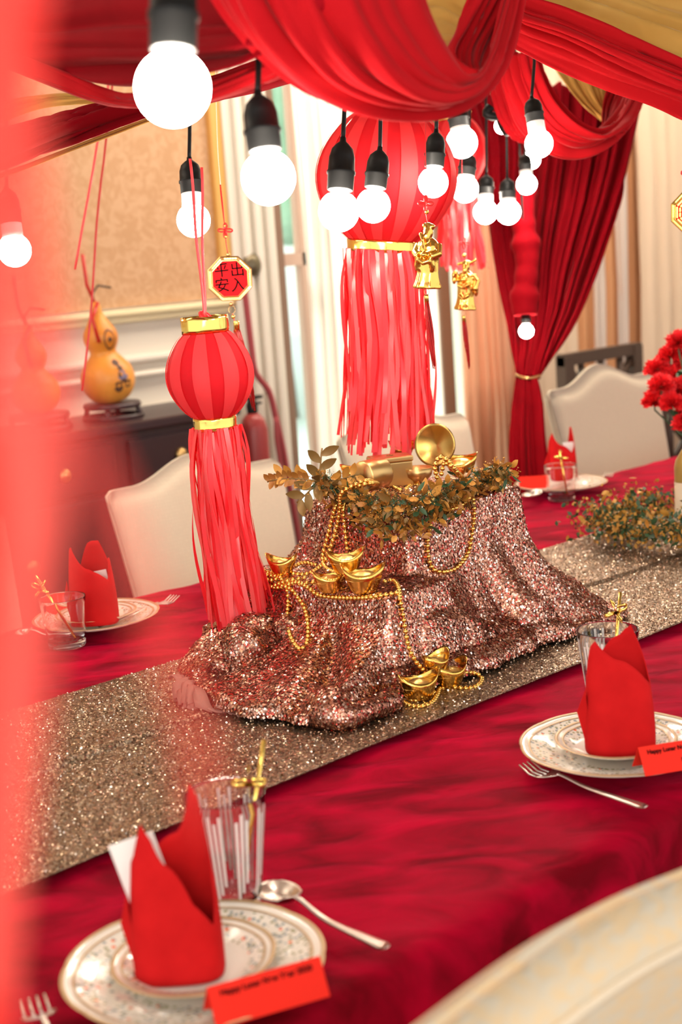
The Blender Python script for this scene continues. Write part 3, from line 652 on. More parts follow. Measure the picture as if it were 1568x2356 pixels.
necklace([[(920, 1128, .012), (890, 1115, .012), (855, 1112, .012), (820, 1120, .012), (790, 1138, .01), (772, 1165, .004), (762, 1200), (752, 1240), (742, 1280), (748, 1305), (770, 1318)]], 'gold bead garland arching over the top tier and down its left face')
necklace([[(880, 1122, .014), (845, 1106, .014), (812, 1118, .014), (784, 1136, .012), (782, 1165, .006), (776, 1205), (765, 1245), (755, 1275), (740, 1300), (715, 1318), (690, 1322), (665, 1318)], [(665, 1318), (640, 1330), (618, 1335), (600, 1322)]], 'second gold bead garland dropping from the left of the wreath to the step')
necklace([[(800, 1142, .01), (790, 1170, .004), (792, 1200), (795, 1235), (798, 1262)]], 'short straight gold bead strand ending just above the ingot pile')
necklace([[(600, 1345), (640, 1352), (680, 1340), (705, 1350), (730, 1368), (765, 1374), (805, 1376), (845, 1375), (880, 1370), (912, 1364)]], 'gold bead strand along the front edge of the low step')
necklace([[(885, 1338), (905, 1336), (916, 1352), (920, 1380), (926, 1410), (932, 1450), (940, 1490), (955, 1520), (972, 1540)]], 'gold bead strand falling from the step to the ingots on the runner')
necklace([[(605, 1322), (640, 1328), (658, 1350), (662, 1385), (660, 1425), (668, 1465), (688, 1492), (705, 1480), (708, 1440), (700, 1400), (685, 1375), (668, 1355), (640, 1345)]], 'gold bead loop hanging at the left front of the low step')
necklace([[(600, 1312), (635, 1320), (672, 1305), (700, 1295), (725, 1300)], [(690, 1345), (720, 1340), (745, 1345)], [(625, 1350), (655, 1338), (700, 1330)]], 'tangle of short gold bead strands beside the left ingot')
necklace([[(925, 1590), (922, 1608), (938, 1622), (965, 1626), (992, 1618), (1005, 1600), (1012, 1584), (1040, 1582), (1075, 1584), (1098, 1578), (1108, 1562), (1095, 1550), (1070, 1548), (1055, 1560), (1035, 1570)], [(930, 1600), (950, 1612), (980, 1608), (998, 1594)]], 'gold bead garland coiled round the three ingots at the front hem')

def ingot(px, py, s, rot, label, group, base=None, tilt=0.):
    p = base if base is not None else hit(px, py)
    t_ = thing('gold_ingot', label, 'ingot', tuple(p), rot, group)
    n = 40; V = []; Ln = .0258*s; Wd = .0205*s
    rows = [(.52, 0.0), (.62, .003), (.74, .010), (.88, .019), (1.0, .0255)]
    for k_, (sc_, z) in enumerate(rows):
        for i in range(n):
            a = 2*math.pi*i/n; e = abs(math.cos(a))**2.6
            x = Ln*sc_*math.cos(a); y = Wd*(sc_**.7)*math.sin(a)
            zz = z*s*(1+ .50*e*(k_/4)**2); V.append((x*(1+.12*e*(k_/4)), y, zz))
    F = gridfaces(len(rows), n)
    F = [(k_*n+i, k_*n+(i+1) % n, (k_+1)*n+(i+1) % n, (k_+1)*n+i) for k_ in range(len(rows)-1) for i in range(n)]; F.append(tuple(range(n))[::-1])
    # inner lip down to the filling
    for sc_, z in ((.94, .0235), (.90, .017)):
        b0 = len(V)
        for i in range(n):
            a = 2*math.pi*i/n; e = abs(math.cos(a))**2.2; V.append((Ln*sc_*math.cos(a)*(1+.1*e), Wd*sc_*math.sin(a), z*s*(1+.5*e*(1 if z > .015 else .1))))
        F += [(b0-n+i, b0-n+(i+1) % n, b0+(i+1) % n, b0+i) for i in range(n)]
    obj('hull', V, F, 'gold', t_)
    dv, df = lathe([(0, .0275*s), (.35, .0265*s), (.62, .024*s), (.85, .0205*s), (1, .017*s)], 28)
    obj('dome', [(a*Ln*.88, b_*Wd*.88, c_+.0009*noise.noise(Vector((a*6, b_*6, 2)))) for a, b_, c_ in dv], df, mat('textured_gold', (.85, .58, .2), .35, 1) if 'textured_gold' not in bpy.data.materials else bpy.data.materials['textured_gold'], t_, label='pebbled gold mound')
    if tilt: t_.rotation_euler = (tilt, 0, rot)
    return t_
ga = 'gold ingots on the low step'; gb = 'gold ingots on the runner hem'
vr = HD-math.pi/2
i1 = ingot(760, 1362, 1.0, vr+.2, 'gold boat-shaped ingot at the lower left of the pile of three', ga)
i2 = ingot(838, 1362, 1.22, vr-.05, 'gold boat-shaped ingot at the lower right of the pile of three', ga)
p = (i1.location+i2.location)/2+Vector((.010, .010, .026)); 
i3 = ingot(0, 0, 1.08, vr+.1, 'gold ingot resting on top of the other two in the pile', ga, base=p)
ingot(650, 1322, .95, vr-.3, 'single gold ingot among bead strands left of the pile', ga)
ingot(965, 1608, 1.15, vr+.35, 'front gold ingot of the three on the runner, ringed by beads', gb)
ingot(1035, 1578, 1.1, vr+.6, 'right gold ingot of the three lying at the front hem', gb)
ingot(1003, 1550, .95, vr+.9, 'rear gold ingot of the three leaning against the sequin cloth', gb)

# ------------------------------------------------------------------ top tier: gilt treasures
TT = TZ+.012+UB[4]
def onT(px, py): return onz(px, py, TT)
cB = onT(905, 1120)
t = thing('gift_box', 'small brushed gold gift box under the big lantern fringe', 'box', (cB.x+.01, cB.y+.015, TT+.03), HD-math.pi/2+R(14))
o = obj('box_base', *boxg(-.034, .034, -.022, .022, -.03, .012), 'old_gold', t, False); bevel(o, .002)
o = obj('lid', *boxg(-.036, .036, -.024, .024, .012, .022), 'old_gold', t, False); bevel(o, .003)
obj('embossed_mark', *join([boxg(-.006, .006, -.002, .0, .0221, .0228), boxg(.001, .003, -.006, .006, .0221, .0228)]), 'leaf_dark', t, False)
p = t.location
t = thing('gold_cup', 'satin gold cylinder cup lying left of the gift box', 'cup', tuple(P(856, 1092, 2.36)))
v, f = lathe([(0, -.028), (.024, -.028), (.026, -.024), (.026, .026), (.024, .03), (.021, .03), (.021, -.022), (0, -.022)], 28)
obj('cup_body', [(c_*.85, a, b_+.0) for a, b_, c_ in v], f, 'old_gold', t)
t = thing('gold_bowl', 'small dark gold bowl between the gift box and the upright dish', 'bowl', (onT(962, 1112).x, onT(962, 1112).y, TT))
o = obj('bowl_body', *lathe([(0, 0), (.012, 0), (.014, .004), (.024, .014), (.027, .028), (.026, .028), (.022, .015), (0, .006)], 28), 'old_gold', t)
dp = P(1005, 1024, 2.5)
t = thing('gold_dish', 'round gold dish propped upright behind the foliage at the mound top', 'dish', tuple(dp))
v, f = lathe([(0, 0), (.018, .001), (.026, .004), (.031, .009), (.034, .010), (.034, .013), (.030, .012), (.024, .007), (0, .004)], 36)
q = (CAM-dp).normalized().lerp(Vector((-1, 0, .15)), .45).to_track_quat('Z', 'Y').to_matrix()
obj('dish_bowl', [q @ Vector((a*1.1, b_*1.12, c_)) for a, b_, c_ in v], f, 'dark_gold', t)
obj('dish_prop', *tube([(0.02, 0.02, -.01), (.03, .03, -.055-.0)], .003), 'old_gold', t)
for (px, py, d, s, lab) in ((818, 1108, 2.40, .85, 'gold ingot at the far left of the gilt treasures on top'), (1062, 1092, 2.50, 1.1, 'gold ingot with its tip rising right of the upright dish'), (925, 1052, 2.60, .9, 'gold ingot peeping from under the big lantern fringe')):
    pp = P(px, py, d); ingot(0, 0, s, vr+rnd.uniform(-.4, .4), lab, 'gold ingots on the mound top', base=pp, tilt=.25)

# ------------------------------------------------------------------ foliage
def leafmesh(L_, W_, curl, n=5):
    V = []; F = []
    for i in range(n+1):
        s = i/n; w_ = W_*math.sin(math.pi*min(1, s*.92+.06))**.8; z = curl*s*s*L_
        V += [(s*L_, -w_, z+w_*.25), (s*L_, 0, z), (s*L_, w_, z+w_*.25)]
    for i in range(n):
        a = i*3; F += [(a, a+3, a+4, a+1), (a+1, a+4, a+5, a+2)]
    return V, F
def leafobj(L_, W_, curl, m_):
    v, f = leafmesh(L_, W_, curl); me = bpy.data.meshes.new('leaf'); me.from_pydata(v, [], f); me.materials.append(M[m_]); me.polygons.foreach_set('use_smooth', [True]*len(f)); return me
lib = [leafobj(.019, .0055, .35, 'leaf_gold'), leafobj(.015, .005, .1, 'leaf_gold'), leafobj(.020, .006, -.3, 'leaf_dark'), leafobj(.015, .0045, .5, 'leaf_brown'), leafobj(.020, .003, .1, 'leaf_green')]
big = [leafobj(.022, .006, .3, 'leaf_gold'), leafobj(.030, .0075, .5, 'leaf_dark')]
def basis(dirv, up_):
    x = dirv.normalized(); z = (up_-x*up_.dot(x)); z = z.normalized() if z.length > 1e-4 else x.orthogonal().normalized(); y = z.cross(x)
    return Matrix(((x.x, y.x, z.x, 0), (x.y, y.y, z.y, 0), (x.z, y.z, z.z, 0), (0, 0, 0, 1)))
def rv(r_): return Vector((r_.gauss(0, 1), r_.gauss(0, 1), r_.gauss(0, 1))).normalized()
r2 = random.Random(11)
path = [hit(735, 1125)+Vector((0, 0, .012)), hit(790, 1150)+Vector((0, 0, .02)), hit(850, 1180)+Vector((-.01, -.01, .02)), hit(920, 1185)+Vector((-.01, -.012, .02)), hit(990, 1165)+Vector((-.005, -.015, .02)), hit(1060, 1140)+Vector((0, -.01, .02)), hit(1125, 1120)+Vector((0, 0, .016)), hit(1160, 1105)+Vector((.0, .0, .012))]
A = cr(path, 80)
wr_ = thing('gilded_wreath', 'gilded foliage wreath wrapped round the top of the sequin mound', 'wreath', tuple(A[0]))
base = wr_.location
obj('stem', [Vector(q_)-base for q_ in tube([tuple(q_) for q_ in A], .003, 6)[0]], tube([tuple(q_) for q_ in A], .003, 6)[1], 'leaf_dark', wr_)
SV, SF = [], []; GV, GF = [], []; HV, HF = [], []
down = -UP
for i in range(210):
    s = r2.random(); k = int(s*79); p = Vector(A[k]); tan = Vector(A[min(k+1, 79)])-Vector(A[max(k-1, 0)])
    o_ = rv(r2); o_ = (o_ + (CAM-p).normalized()*.7 + Vector((0, 0, .15 if s > .2 else .5))).normalized()
    rad_ = r2.uniform(.002, .020); pos = p+o_*rad_
    me = r2.choice(lib); sc_ = r2.uniform(.75, 1.25)
    d_ = (o_+rv(r2)*.7+tan.normalized()*r2.choice((-1, 1))*.6+Vector((0, 0, -.25))).normalized()
    lo = bpy.data.objects.new('leaf', me); C.objects.link(lo); lo.parent = wr_
    lo.matrix_basis = Matrix.Translation(pos-base) @ basis(d_, o_+rv(r2)*.5) @ Matrix.Scale(sc_, 4)
def sprig(root, dirs, length, n, lmesh, nm='sprig', big_=False):
    pts = [root]; d_ = dirs.normalized()
    for i in range(6): pts.append(pts[-1]+d_*length/6); d_ = (d_+Vector((0, 0, -.05))+rv(r2)*.08).normalized()
    v, f = tube([tuple(q_-base) for q_ in pts], .0014, 5); obj('twig', v, f, 'leaf_dark', wr_)
    for j in range(n):
        s = .15+.85*j/n; k = min(5, int(s*6)); p = pts[k].lerp(pts[k+1], s*6-k); dd = (pts[k+1]-pts[k]).normalized()
        side = dd.cross((CAM-p).normalized())*(1 if j % 2 else -1)
        lo = bpy.data.objects.new('leaf', lmesh); C.objects.link(lo); lo.parent = wr_
        lo.matrix_basis = Matrix.Translation(p-base) @ basis(dd*.6+side*.8+rv(r2)*.2, (CAM-p)+rv(r2)*.6)
hl = Vector(A[0])
sprig(hl, P(735, 1045, depth(hl))-hl, .055, 4, big[1], big_=True)
sprig(hl, P(690, 1100, depth(hl))-hl, .075, 9, big[0])
sprig(hl, P(665, 1098, depth(hl))-hl, .085, 16, lib[3])
sprig(hl, P(700, 1140, depth(hl))-hl, .05, 5, big[1])
sprig(Vector(A[5]), P(780, 1080, depth(hl))-hl, .05, 6, big[0])
he = Vector(A[-1])
for px, py, L_ in ((1168, 1090, .05), (1150, 1080, .05), (1160, 1120, .045), (1120, 1085, .05)): sprig(Vector(A[70]), P(px, py, depth(he))-Vector(A[70]), L_, 8, lib[1])
# fine needles, joined: nobody could count them
NV, NF = [], []
for m_i, (m_n, cnt) in enumerate((('leaf_gold', 330), ('leaf_brown', 330), ('leaf_dark', 300), ('leaf_green', 160))):
    NV, NF = [], []
    for i in range(cnt):
        s = r2.random(); k = int(s*79); dn = (Vector((0, 0, -1))+(CAM-Vector(A[k])).normalized()*.5)*r2.uniform(0, .05)*math.sin(math.pi*min(1, s*1.1+.05))
        p = Vector(A[k])+rv(r2)*r2.uniform(.004, .018)+dn; d_ = (rv(r2)+(CAM-p).normalized()*.6+Vector((0, 0, -.2))).normalized(); mm = basis(d_, rv(r2)); lv, lf_ = leafmesh(r2.uniform(.011, .018), r2.uniform(.003, .005), r2.uniform(-.2, .5), 3); b0 = len(NV)
        NV += [(mm @ Vector(q))+p-base for q in lv]; NF += [tuple(z_+b0 for z_ in q) for q in lf_]
    o = obj('small_leaves', NV, NF, m_n, wr_, True); o['kind'] = 'stuff'
NV, NF = [], []
for i in range(1500):
    s = r2.random(); k = int(s*79); p = Vector(A[k])+rv(r2)*.012
    d_ = (rv(r2)+(CAM-p).normalized()*.5+Vector((0, 0, -.3))).normalized(); L_ = r2.uniform(.012, .028); sd_ = d_.cross(rv(r2)).normalized()*.0007
    b0 = len(NV); NV += [p-sd_-base, p+sd_-base, p+d_*L_-base]; NF.append((b0, b0+1, b0+2))
o = obj('needles', NV, NF, 'leaf_green', wr_, False); o['kind'] = 'stuff'
NV, NF = [], []
for i in range(1600):
    s = r2.random(); k = int(s*79); p = Vector(A[k])+rv(r2)*r2.uniform(.008, .034)+Vector((0, 0, -.004)); r_ = r2.uniform(.0012, .0026)
    b0 = len(NV); a_, b1, c1 = rv(r2)*r_, rv(r2)*r_, rv(r2)*r_; NV += [p+a_-base, p+b1-base, p+c1-base, p-a_*.8-base]; NF += [(b0, b0+1, b0+2), (b0, b0+2, b0+3), (b0, b0+3, b0+1), (b0+1, b0+3, b0+2)]
o = obj('tiny_buds', NV, NF, 'leaf_gold', wr_, False); o['kind'] = 'stuff'

# ring of gold boxwood on the runner at the right, with a bottle
bc = onz(1600, 1235, TZ+.01)
w2 = thing('boxwood_ring', 'ring of yellow-gold boxwood foliage lying on the runner at the right', 'wreath', (bc.x, bc.y, TZ+.01)); base2 = w2.location
NV, NF = [], []; GV2, GF2 = [], []
lf = [leafobj(.015, .006, .3, 'flower_gold'), leafobj(.013, .005, .2, 'leaf_green'), leafobj(.016, .006, .4, 'leaf_gold')]
def ringp():
    a = r2.uniform(0, 2*math.pi); u = RT.copy(); u.z = 0; u.normalize(); v_ = Vector((FW.x, FW.y, 0)).normalized()
    rr = r2.gauss(1, .20); return u*(.185*math.cos(a)*rr)+v_*(.155*math.sin(a)*rr)+Vector((0, 0, .012+abs(r2.gauss(.02, .018)) + (.03*r2.random() if math.cos(a) < -.2 else 0)))
for i in range(280):
    p = ringp(); p.z += .006; d_ = (rv(r2)+Vector((0, 0, .7))).normalized()
    lo = bpy.data.objects.new('leaf', lf[0 if i % 5 < 3 else (1 if i % 5 == 3 else 2)]); C.objects.link(lo); lo.parent = w2; lo.matrix_basis = Matrix.Translation(p) @ basis(d_, rv(r2)) @ Matrix.Scale(r2.uniform(.8, 1.3), 4)
def shards(n, m_, nm, szr, par, fn):
    NV, NF = [], []
    for i in range(n):
        p = fn(); r_ = r2.uniform(*szr); d_ = rv(r2); s_ = d_.cross(rv(r2)).normalized()*r_*.45; b0 = len(NV); NV += [p, p+d_*r_*.6+s_, p+d_*r_*1.4, p+d_*r_*.6-s_]; NF.append((b0, b0+1, b0+2, b0+3))
    o = obj(nm, NV, NF, m_, par, False); o['kind'] = 'stuff'
shards(2600, 'flower_gold', 'florets', (.005, .010), w2, ringp); shards(2600, 'leaf_green', 'green_leaves', (.006, .012), w2, ringp); shards(900, 'leaf_dark', 'brown_leaves', (.005, .010), w2, ringp)
bt = thing('wine_bottle', 'gold sprayed bottle with cream label at the right edge of the frame', 'bottle', (bc.x+.005, bc.y+.01, TZ+.01))
kz = .9
obj('bottle_body', *lathe([(0, 0), (.034, 0), (.036, .005), (.036, .15), (.033, .165), (.018, .19), (.0135, .205), (.0135, .26), (.015, .262), (.015, .275), (0, .275)], 32), 'bottle', bt)
obj('label', *lathe([(.0366, .03), (.0366, .12)], 32), 'label', bt)

# ------------------------------------------------------------------ red carnations
vb = onz(1622, 1150, TZ+.006)
vs = thing('flower_vase', 'slim dark vase holding red carnations at the right edge', 'vase', (vb.x, vb.y, TZ+.006))
obj('vase_body', *lathe([(0, 0), (.03, 0), (.034, .02), (.028, .07), (.018, .12), (.02, .14)], 24), 'mid_wood', vs)
dv_ = depth(vb)
fl = [(1512, 850), (1540, 820), (1560, 790), (1520, 890), (1505, 925), (1545, 870), (1575, 840), (1560, 900), (1545, 930), (1590, 880), (1585, 940), (1575, 975), (1600, 800)]
labs = ['topmost left red carnation of the bunch', 'red carnation just above the bunch centre', 'highest red carnation at the right edge', 'red carnation on the left side of the bunch', 'lowest left red carnation facing the chair', 'central red carnation with dark heart']
labs2 = ['red carnation cut by the frame, just below the highest ones', 'red carnation under the central one, beside the green leaves', 'red carnation in the lower middle of the bunch', 'red carnation at the far right, middle height', 'red carnation low on the right side of the bunch', 'lowest red carnation hanging beside the vase', 'red carnation at the top right, outside the frame edge']
for i, (px, py) in enumerate(fl):
    c_ = P(px, py, dv_+r2.uniform(-.06, .06)); t_ = thing('carnation', labs[i] if i < 6 else labs2[i-6], 'flower', tuple(c_), 0, 'red carnations in the slim vase')
    V, F = [], []
    for k in range(120):
        d_ = rv(r2); d_.z = abs(d_.z)*.9-.25; d_.normalize(); s_ = d_.cross(rv(r2)).normalized(); L_ = r2.uniform(.022, .038); w_ = .011; b0 = len(V)
        up_ = s_.cross(d_)
        V += [d_*.004, d_*L_*.7-s_*w_+up_*.003, d_*L_-s_*w_*.5, d_*L_*.93, d_*L_+s_*w_*.5+up_*.004, d_*L_*.7+s_*w_]
        F += [(b0, b0+1, b0+2, b0+3), (b0, b0+3, b0+4, b0+5)]
    o = obj('petals', V, F, 'carnation', t_, False); o['kind'] = 'stuff'
    tp = Vector((vb.x, vb.y, TZ+.13))-c_
    v, f = tube([(0, 0, 0), (0, 0, -.02), tuple(tp*.5+Vector((0, 0, -.02))), tuple(tp)], .0022, 5); obj('stem', v, f, 'leaf_green', t_)
    for k in range(2):
        lo = bpy.data.objects.new('leaf', lf[1]); C.objects.link(lo); lo.parent = t_; lo.matrix_basis = Matrix.Translation(tp*r2.uniform(.1, .35)) @ basis(rv(r2), rv(r2)) @ Matrix.Scale(2.2, 4)

# ------------------------------------------------------------------ chairs
def chair(cx, yb, face, label, m_='linen', wid=.50, top=.955, sh=.905):
    """face -1: sitter looks towards -Y (far side), +1: near side"""
    t_ = thing('dining_chair', label, 'chair', (cx, yb, 0), 0 if face < 0 else math.pi, 'upholstered dining chairs at the table')
    # local: sitter looks towards -y, backrest at y ~ 0..0.08
    n = 40; V = []; hw = wid/2
    def topz(s):    # s -1..1 camel back
        a = abs(s); c_ = .5*(1+math.cos(min(1, a/.72)*math.pi)); return sh+(top-sh)*c_-(0 if a < .93 else (a-.93)**2*2.5)
    rows = 22; front = []; 
    for side in (0, 1):
        for i in range(n+1):
            s = -1+2*i/n
            for j in range(rows+1):
                q = j/rows; z = .42+(topz(s)-.42)*q; taper = .86+.14*q; x = s*hw*taper
                edge = min(1, (1-abs(s))*14)*min(1, (1-q)*18+.0); puff = .030*(edge**.45)
                yc = .02+.10*((z-.42)/.5)**1.2      # recline
                y = yc+(-puff if side == 0 else puff+.012)
                V.append((x, y, z))
    F = []; S = (n+1)*(rows+1)
    for side in (0, 1):
        for q_ in gridfaces(n+1, rows+1): F.append(tuple(k+side*S for k in (q_ if side == 0 else q_[::-1])))
    def id_(side, i, j): return side*S+i*(rows+1)+j
    for j in range(rows): F.append((id_(0, 0, j), id_(0, 0, j+1), id_(1, 0, j+1), id_(1, 0, j))); F.append((id_(0, n, j), id_(1, n, j), id_(1, n, j+1), id_(0, n, j+1)))
    for i in range(n): F.append((id_(0, i, rows), id_(0, i+1, rows), id_(1, i+1, rows), id_(1, i, rows))); F.append((id_(0, i, 0), id_(1, i, 0), id_(1, i+1, 0), id_(0, i+1, 0)))
    obj('backrest', V, F, m_, t_)
    # piping around the back panel
    pp = []
    for side in ((0, 1) if m_ == 'brocade' else (1,)):
        loop = [(-.90, .06)]+[(-.90, q) for q in (.3, .6, .85)]+[(s, .93) for s in np.linspace(-.84, .84, 15)]+[(.90, q) for q in (.85, .6, .3, .06)]
        pts = []
        for s, q in loop:
            z = .42+(topz(s)-.42)*q; x = s*hw*(.86+.14*q); yc = .02+.10*((z-.42)/.5)**1.2
            e = min(1, (1-abs(s))*14)*min(1, (1-q)*18); pf = .030*(e**.45); pts.append((x, yc+(-pf-.001 if side == 0 else pf+.013), z))
        obj('piping', *tube(cr(pts, 60).tolist(), .004, 6), 'linen_side', t_)
    o = obj('seat', *boxg(-hw*.95, hw*.95, -.44, .03, .40, .49), m_, t_); bevel(o, .03, 4)
    obj('seat_frame', *boxg(-hw*.9, hw*.9, -.42, .04, .35, .40), 'dark_wood', t_, False)
    for sx in (-1, 1):
        obj('leg', *tube([(sx*hw*.82, -.39, .36), (sx*hw*.84, -.40, 0.0)], .022, 8, lambda t: 1-.35*t), 'dark_wood', t_)
        obj('leg', *tube([(sx*hw*.8, .02, .42), (sx*hw*.82, .10, 0.0)], .022, 8, lambda t: 1-.3*t), 'dark_wood', t_)
    return t_
CY = 2.66
chair(1.30, CY, -1, 'cream upholstered chair at the left edge, seen through red haze')
chair(2.09, CY, -1, 'cream upholstered chair on the far side behind the small red lantern', wid=.53)
chair(2.83, CY, -1, 'cream upholstered chair behind the gold dish and big lantern fringe', top=.975, sh=.93)
chair(3.755, CY, -1, 'pale upholstered chair on the far side right of the tied red drape', wid=.55, top=1.0, sh=.945)
chair(.715, .70, 1, 'cream brocade chair back in the near right corner with piped edge', 'brocade', .60, .966, .945)

# ------------------------------------------------------------------ place settings
def scal(a, r_, z): return 1+.014*abs(math.sin(a*4))**.6*(1 if r_ > .08 else (.8 if r_ > .06 else 0))
def plate(c, R_, name, label, group, small=False):
    t_ = thing(name, label, 'plate', tuple(c), 0, group); k = R_/.12
    pr = [(0, .006), (.055, .006), (.066, .008), (.074, .013), (.095, .017), (.112, .0215), (.1195, .0245), (.1205, .0235), (.112, .0185), (.075, .009), (.06, .003), (.045, .0), (0, .0)]
    if small: pr = [(0, .006), (.040, .006), (.050, .0075), (.058, .012), (.070, .0155), (.0745, .0175), (.0752, .0168), (.06, .009), (.045, .003), (.035, 0), (0, 0)]
    obj('dish', *lathe([(a*k, z*k) for a, z in pr], 96, fn=scal), 'china', t_)
    rr = (.0745, .0175) if small else (.1198, .0245)
    obj('gilt_rim', *lathe([((rr[0]-.003)*k, (rr[1]-.0008)*k), (rr[0]*k, (rr[1]+.0006)*k), ((rr[0]+.0014)*k, (rr[1]-.0006)*k)], 96, fn=scal), 'gilt_line', t_)
    r3 = (.0655, .0149) if small else (.1085, .0212)
    obj('gilt_ring', *lathe([((r3[0]-.0012)*k, r3[1]*k), (r3[0]*k, (r3[1]+.0005)*k), ((r3[0]+.0012)*k, (r3[1]+.0004)*k)], 96, fn=scal), 'gilt_line', t_)
    return t_
CV = Vector((RT.x, RT.y, 0)).normalized(); DV = Vector((FW.x, FW.y, 0)).normalized(); AZ = math.atan2(CV.y, CV.x)
def napkin(c, tbl, w_, dp_, label, group, rot=0., extra=None):
    """tbl: (angle deg, height) peaks around a standing folded ring; 270 = towards camera, 180 = left"""
    t_ = thing('folded_napkin', label, 'napkin', tuple(c), AZ+rot, group)
    an = [a for a, h in tbl]; hh = [h for a, h in tbl]; n = 96; rows = 14; V = []
    for i in range(n+1):
        a = an[0]+(an[-1]-an[0])*i/n; h = float(np.interp(a, an, hh)); ar = R(a); spir = 1-.10*(i/n)
        cs, sn = math.cos(ar), math.sin(ar); ex_ = .62
        x = w_*abs(cs)**ex_*math.copysign(1, cs)*spir; y = dp_*abs(sn)**ex_*math.copysign(1, sn)*spir
        for j in range(rows+1):
            q = j/rows; z = h*q; tp_ = 1-.22*max(0, z/.15)**1.5; bul = 1+.03*math.sin(math.pi*q)
            V.append((x*tp_*bul, y*(1-.55*max(0, z/.15)**1.6)*bul, z))
    o = obj('folded_paper', V, gridfaces(n+1, rows+1), 'napkin', t_, True); solid(o, .0012)
    fl_ = [(-w_*.95, -dp_*.2, 0), (-w_*1.22, -.004, .052), (-w_*.98, -dp_*.5, .085), (-w_*.90, dp_*.5, .03), (-w_*.85, -dp_*.55, .005)]
    o = obj('side_flap', [fl_[0], fl_[1], fl_[2], fl_[3], fl_[4]], [(0, 1, 2), (0, 3, 1), (1, 3, 2), (0, 2, 4)], 'napkin', t_, False)
    return t_
def place_card(c, ang, ln, label, lines, group):
    t_ = thing('place_card', label, 'card', tuple(c), ang, group); hw_ = .018; hh = .030
    V = [(-ln/2, -hw_, 0), (ln/2, -hw_, 0), (ln/2, 0, hh), (-ln/2, 0, hh), (-ln/2, hw_, 0), (ln/2, hw_, 0)]
    o = obj('folded_card', V, [(0, 1, 2, 3), (3, 2, 5, 4)], 'card', t_, False); solid(o, .0006)
    th = math.atan2(hh, hw_)
    for s, dx, q, sz in lines:
        ctr = Vector((dx, -hw_*(1-q)-.0006*math.sin(th)-.0002, hh*q+.0006))
        text_mesh(s, sz, 'lettering', 'ink', t_, Matrix.Translation(ctr) @ Matrix.Rotation(th, 4, 'X'), .0001, .0002)
    return t_
def tumbler(c, rt, rb, h, label, group, stripes, name='drinking_glass'):
    t_ = thing(name, label, 'glass', tuple(c), 0, group); wl_ = .0014
    def ro(z): return rb+(rt-rb)*(z/h)
    pr = [(0, 0), (rb-.001, 0), (rb, .002)]+[(ro(z), z) for z in np.linspace(.006, h-.001, 10)]+[(rt-.0004, h), (rt-wl_, h-.0006)]+[(ro(z)-wl_, z) for z in np.linspace(h-.002, .012, 10)]+[(rb*.7, .009), (0, .009)]
    obj('glass_body', *lathe(pr, 48), 'glass', t_)
    if stripes:
        for g_ in range(9):
            for j in range(3):
                a = 2*math.pi*g_/9+j*.14+.1; z1 = h*(.92 if (j+g_) % 2 else .86); z0 = .02+.01*j; wd = .042
                V = []
                for z in np.linspace(z0, z1, 5):
                    for q in (-.5, 0, .5): aa = a+q*wd*2; rr = ro(z)+.0003; V.append((rr*math.cos(aa), rr*math.sin(aa), z))
                obj('frosted_stripe', V, gridfaces(5, 3), 'frost', t_)
    return t_
def straw(p0, p1, bow, label, side):
    t_ = thing('gold_straw', label, 'straw', tuple(p0), 0, 'gold paper straws with curled ribbon')
    v, f = tube([Vector((0, 0, 0)), p1-p0], .0024, 10); obj('straw_tube', v, f, 'foil', t_)
    b0 = bow-p0
    for k in range(4):
        a = k*1.6+side; pts = []
        for i in range(9):
            s = i/8; pts.append(b0+RT*(.018*math.sin(s*3.0)*math.cos(a))+UP*(.016*math.sin(s*2.6)*math.sin(a)+.004*s)-FW*(.008*math.sin(s*6)))
        V = []
        for i, q in enumerate(pts): V += [q-UP*.0022, q+UP*.0022]
        o = obj('ribbon_curl', V, [(2*i, 2*i+1, 2*i+3, 2*i+2) for i in range(8)], 'foil', t_); solid(o, .0003)
gp = 'porcelain dinner plates'; gs = 'small plates on the dinner plates'; gn = 'red napkins folded into peaks'; gg = 'tall striped glasses'; gt = 'clear short tumblers'
PZ = TZ+.002
# near left setting
cL = onz(447, 2222, TZ+.02); cL.z = PZ
plate(cL, .121, 'dinner_plate', 'large patterned porcelain plate in the near left foreground', gp)
cs = cL.copy(); cs.z = PZ+.012; plate(cs, .121, 'side_plate', 'small patterned plate under the nearest red napkin', gs, True)
ns = 1.44/FPX
cn = onz(418, 2232, PZ+.02)
napkin((cn.x, cn.y, PZ+.020), [(150, .075), (178, .105), (212, .120), (235, .150), (255, .135), (290, .075), (330, .05), (352, .07), (385, .165), (412, .178), (445, .13), (500, .09), (525, .09)], .042, .030, 'nearest red paper napkin folded to a point, white card tucked in', gn)
tcd = thing('white_tag', 'white card tucked inside the nearest red napkin', 'card', (cn.x, cn.y, PZ+.05), AZ+.12)
o = obj('card_sheet', *boxg(-.030, .012, .002, .003, 0, .108), 'white_card', tcd, False); o.rotation_euler = (0, R(-14), 0); bevel(o, .0004)
o = obj('printed_edge', *boxg(.0, .011, .0008, .0018, .045, .066), 'green_print', tcd, False); o.rotation_euler = (0, R(-14), 0)
cc = onz(612, 2290, PZ+.03)
place_card((cc.x, cc.y, PZ+.0225), AZ+R(24), .105, 'red tent place card on the near left plate rim', [('Happy Lunar New Year 2020', .0, .78, .0072)], 'red place cards')
g0 = onz(540, 2096, TZ); g0.z = PZ
tumbler(g0, .0425, .027, .128, 'tall striped glass with gold straw behind the nearest napkin', gg, True, 'highball_glass')
dg_ = depth(g0)
straw(g0+Vector((.004, -.006, .012)), P(607, 1703, dg_-.005), P(572, 1805, dg_-.03), 'gold straw leaning in the near left glass', 0)
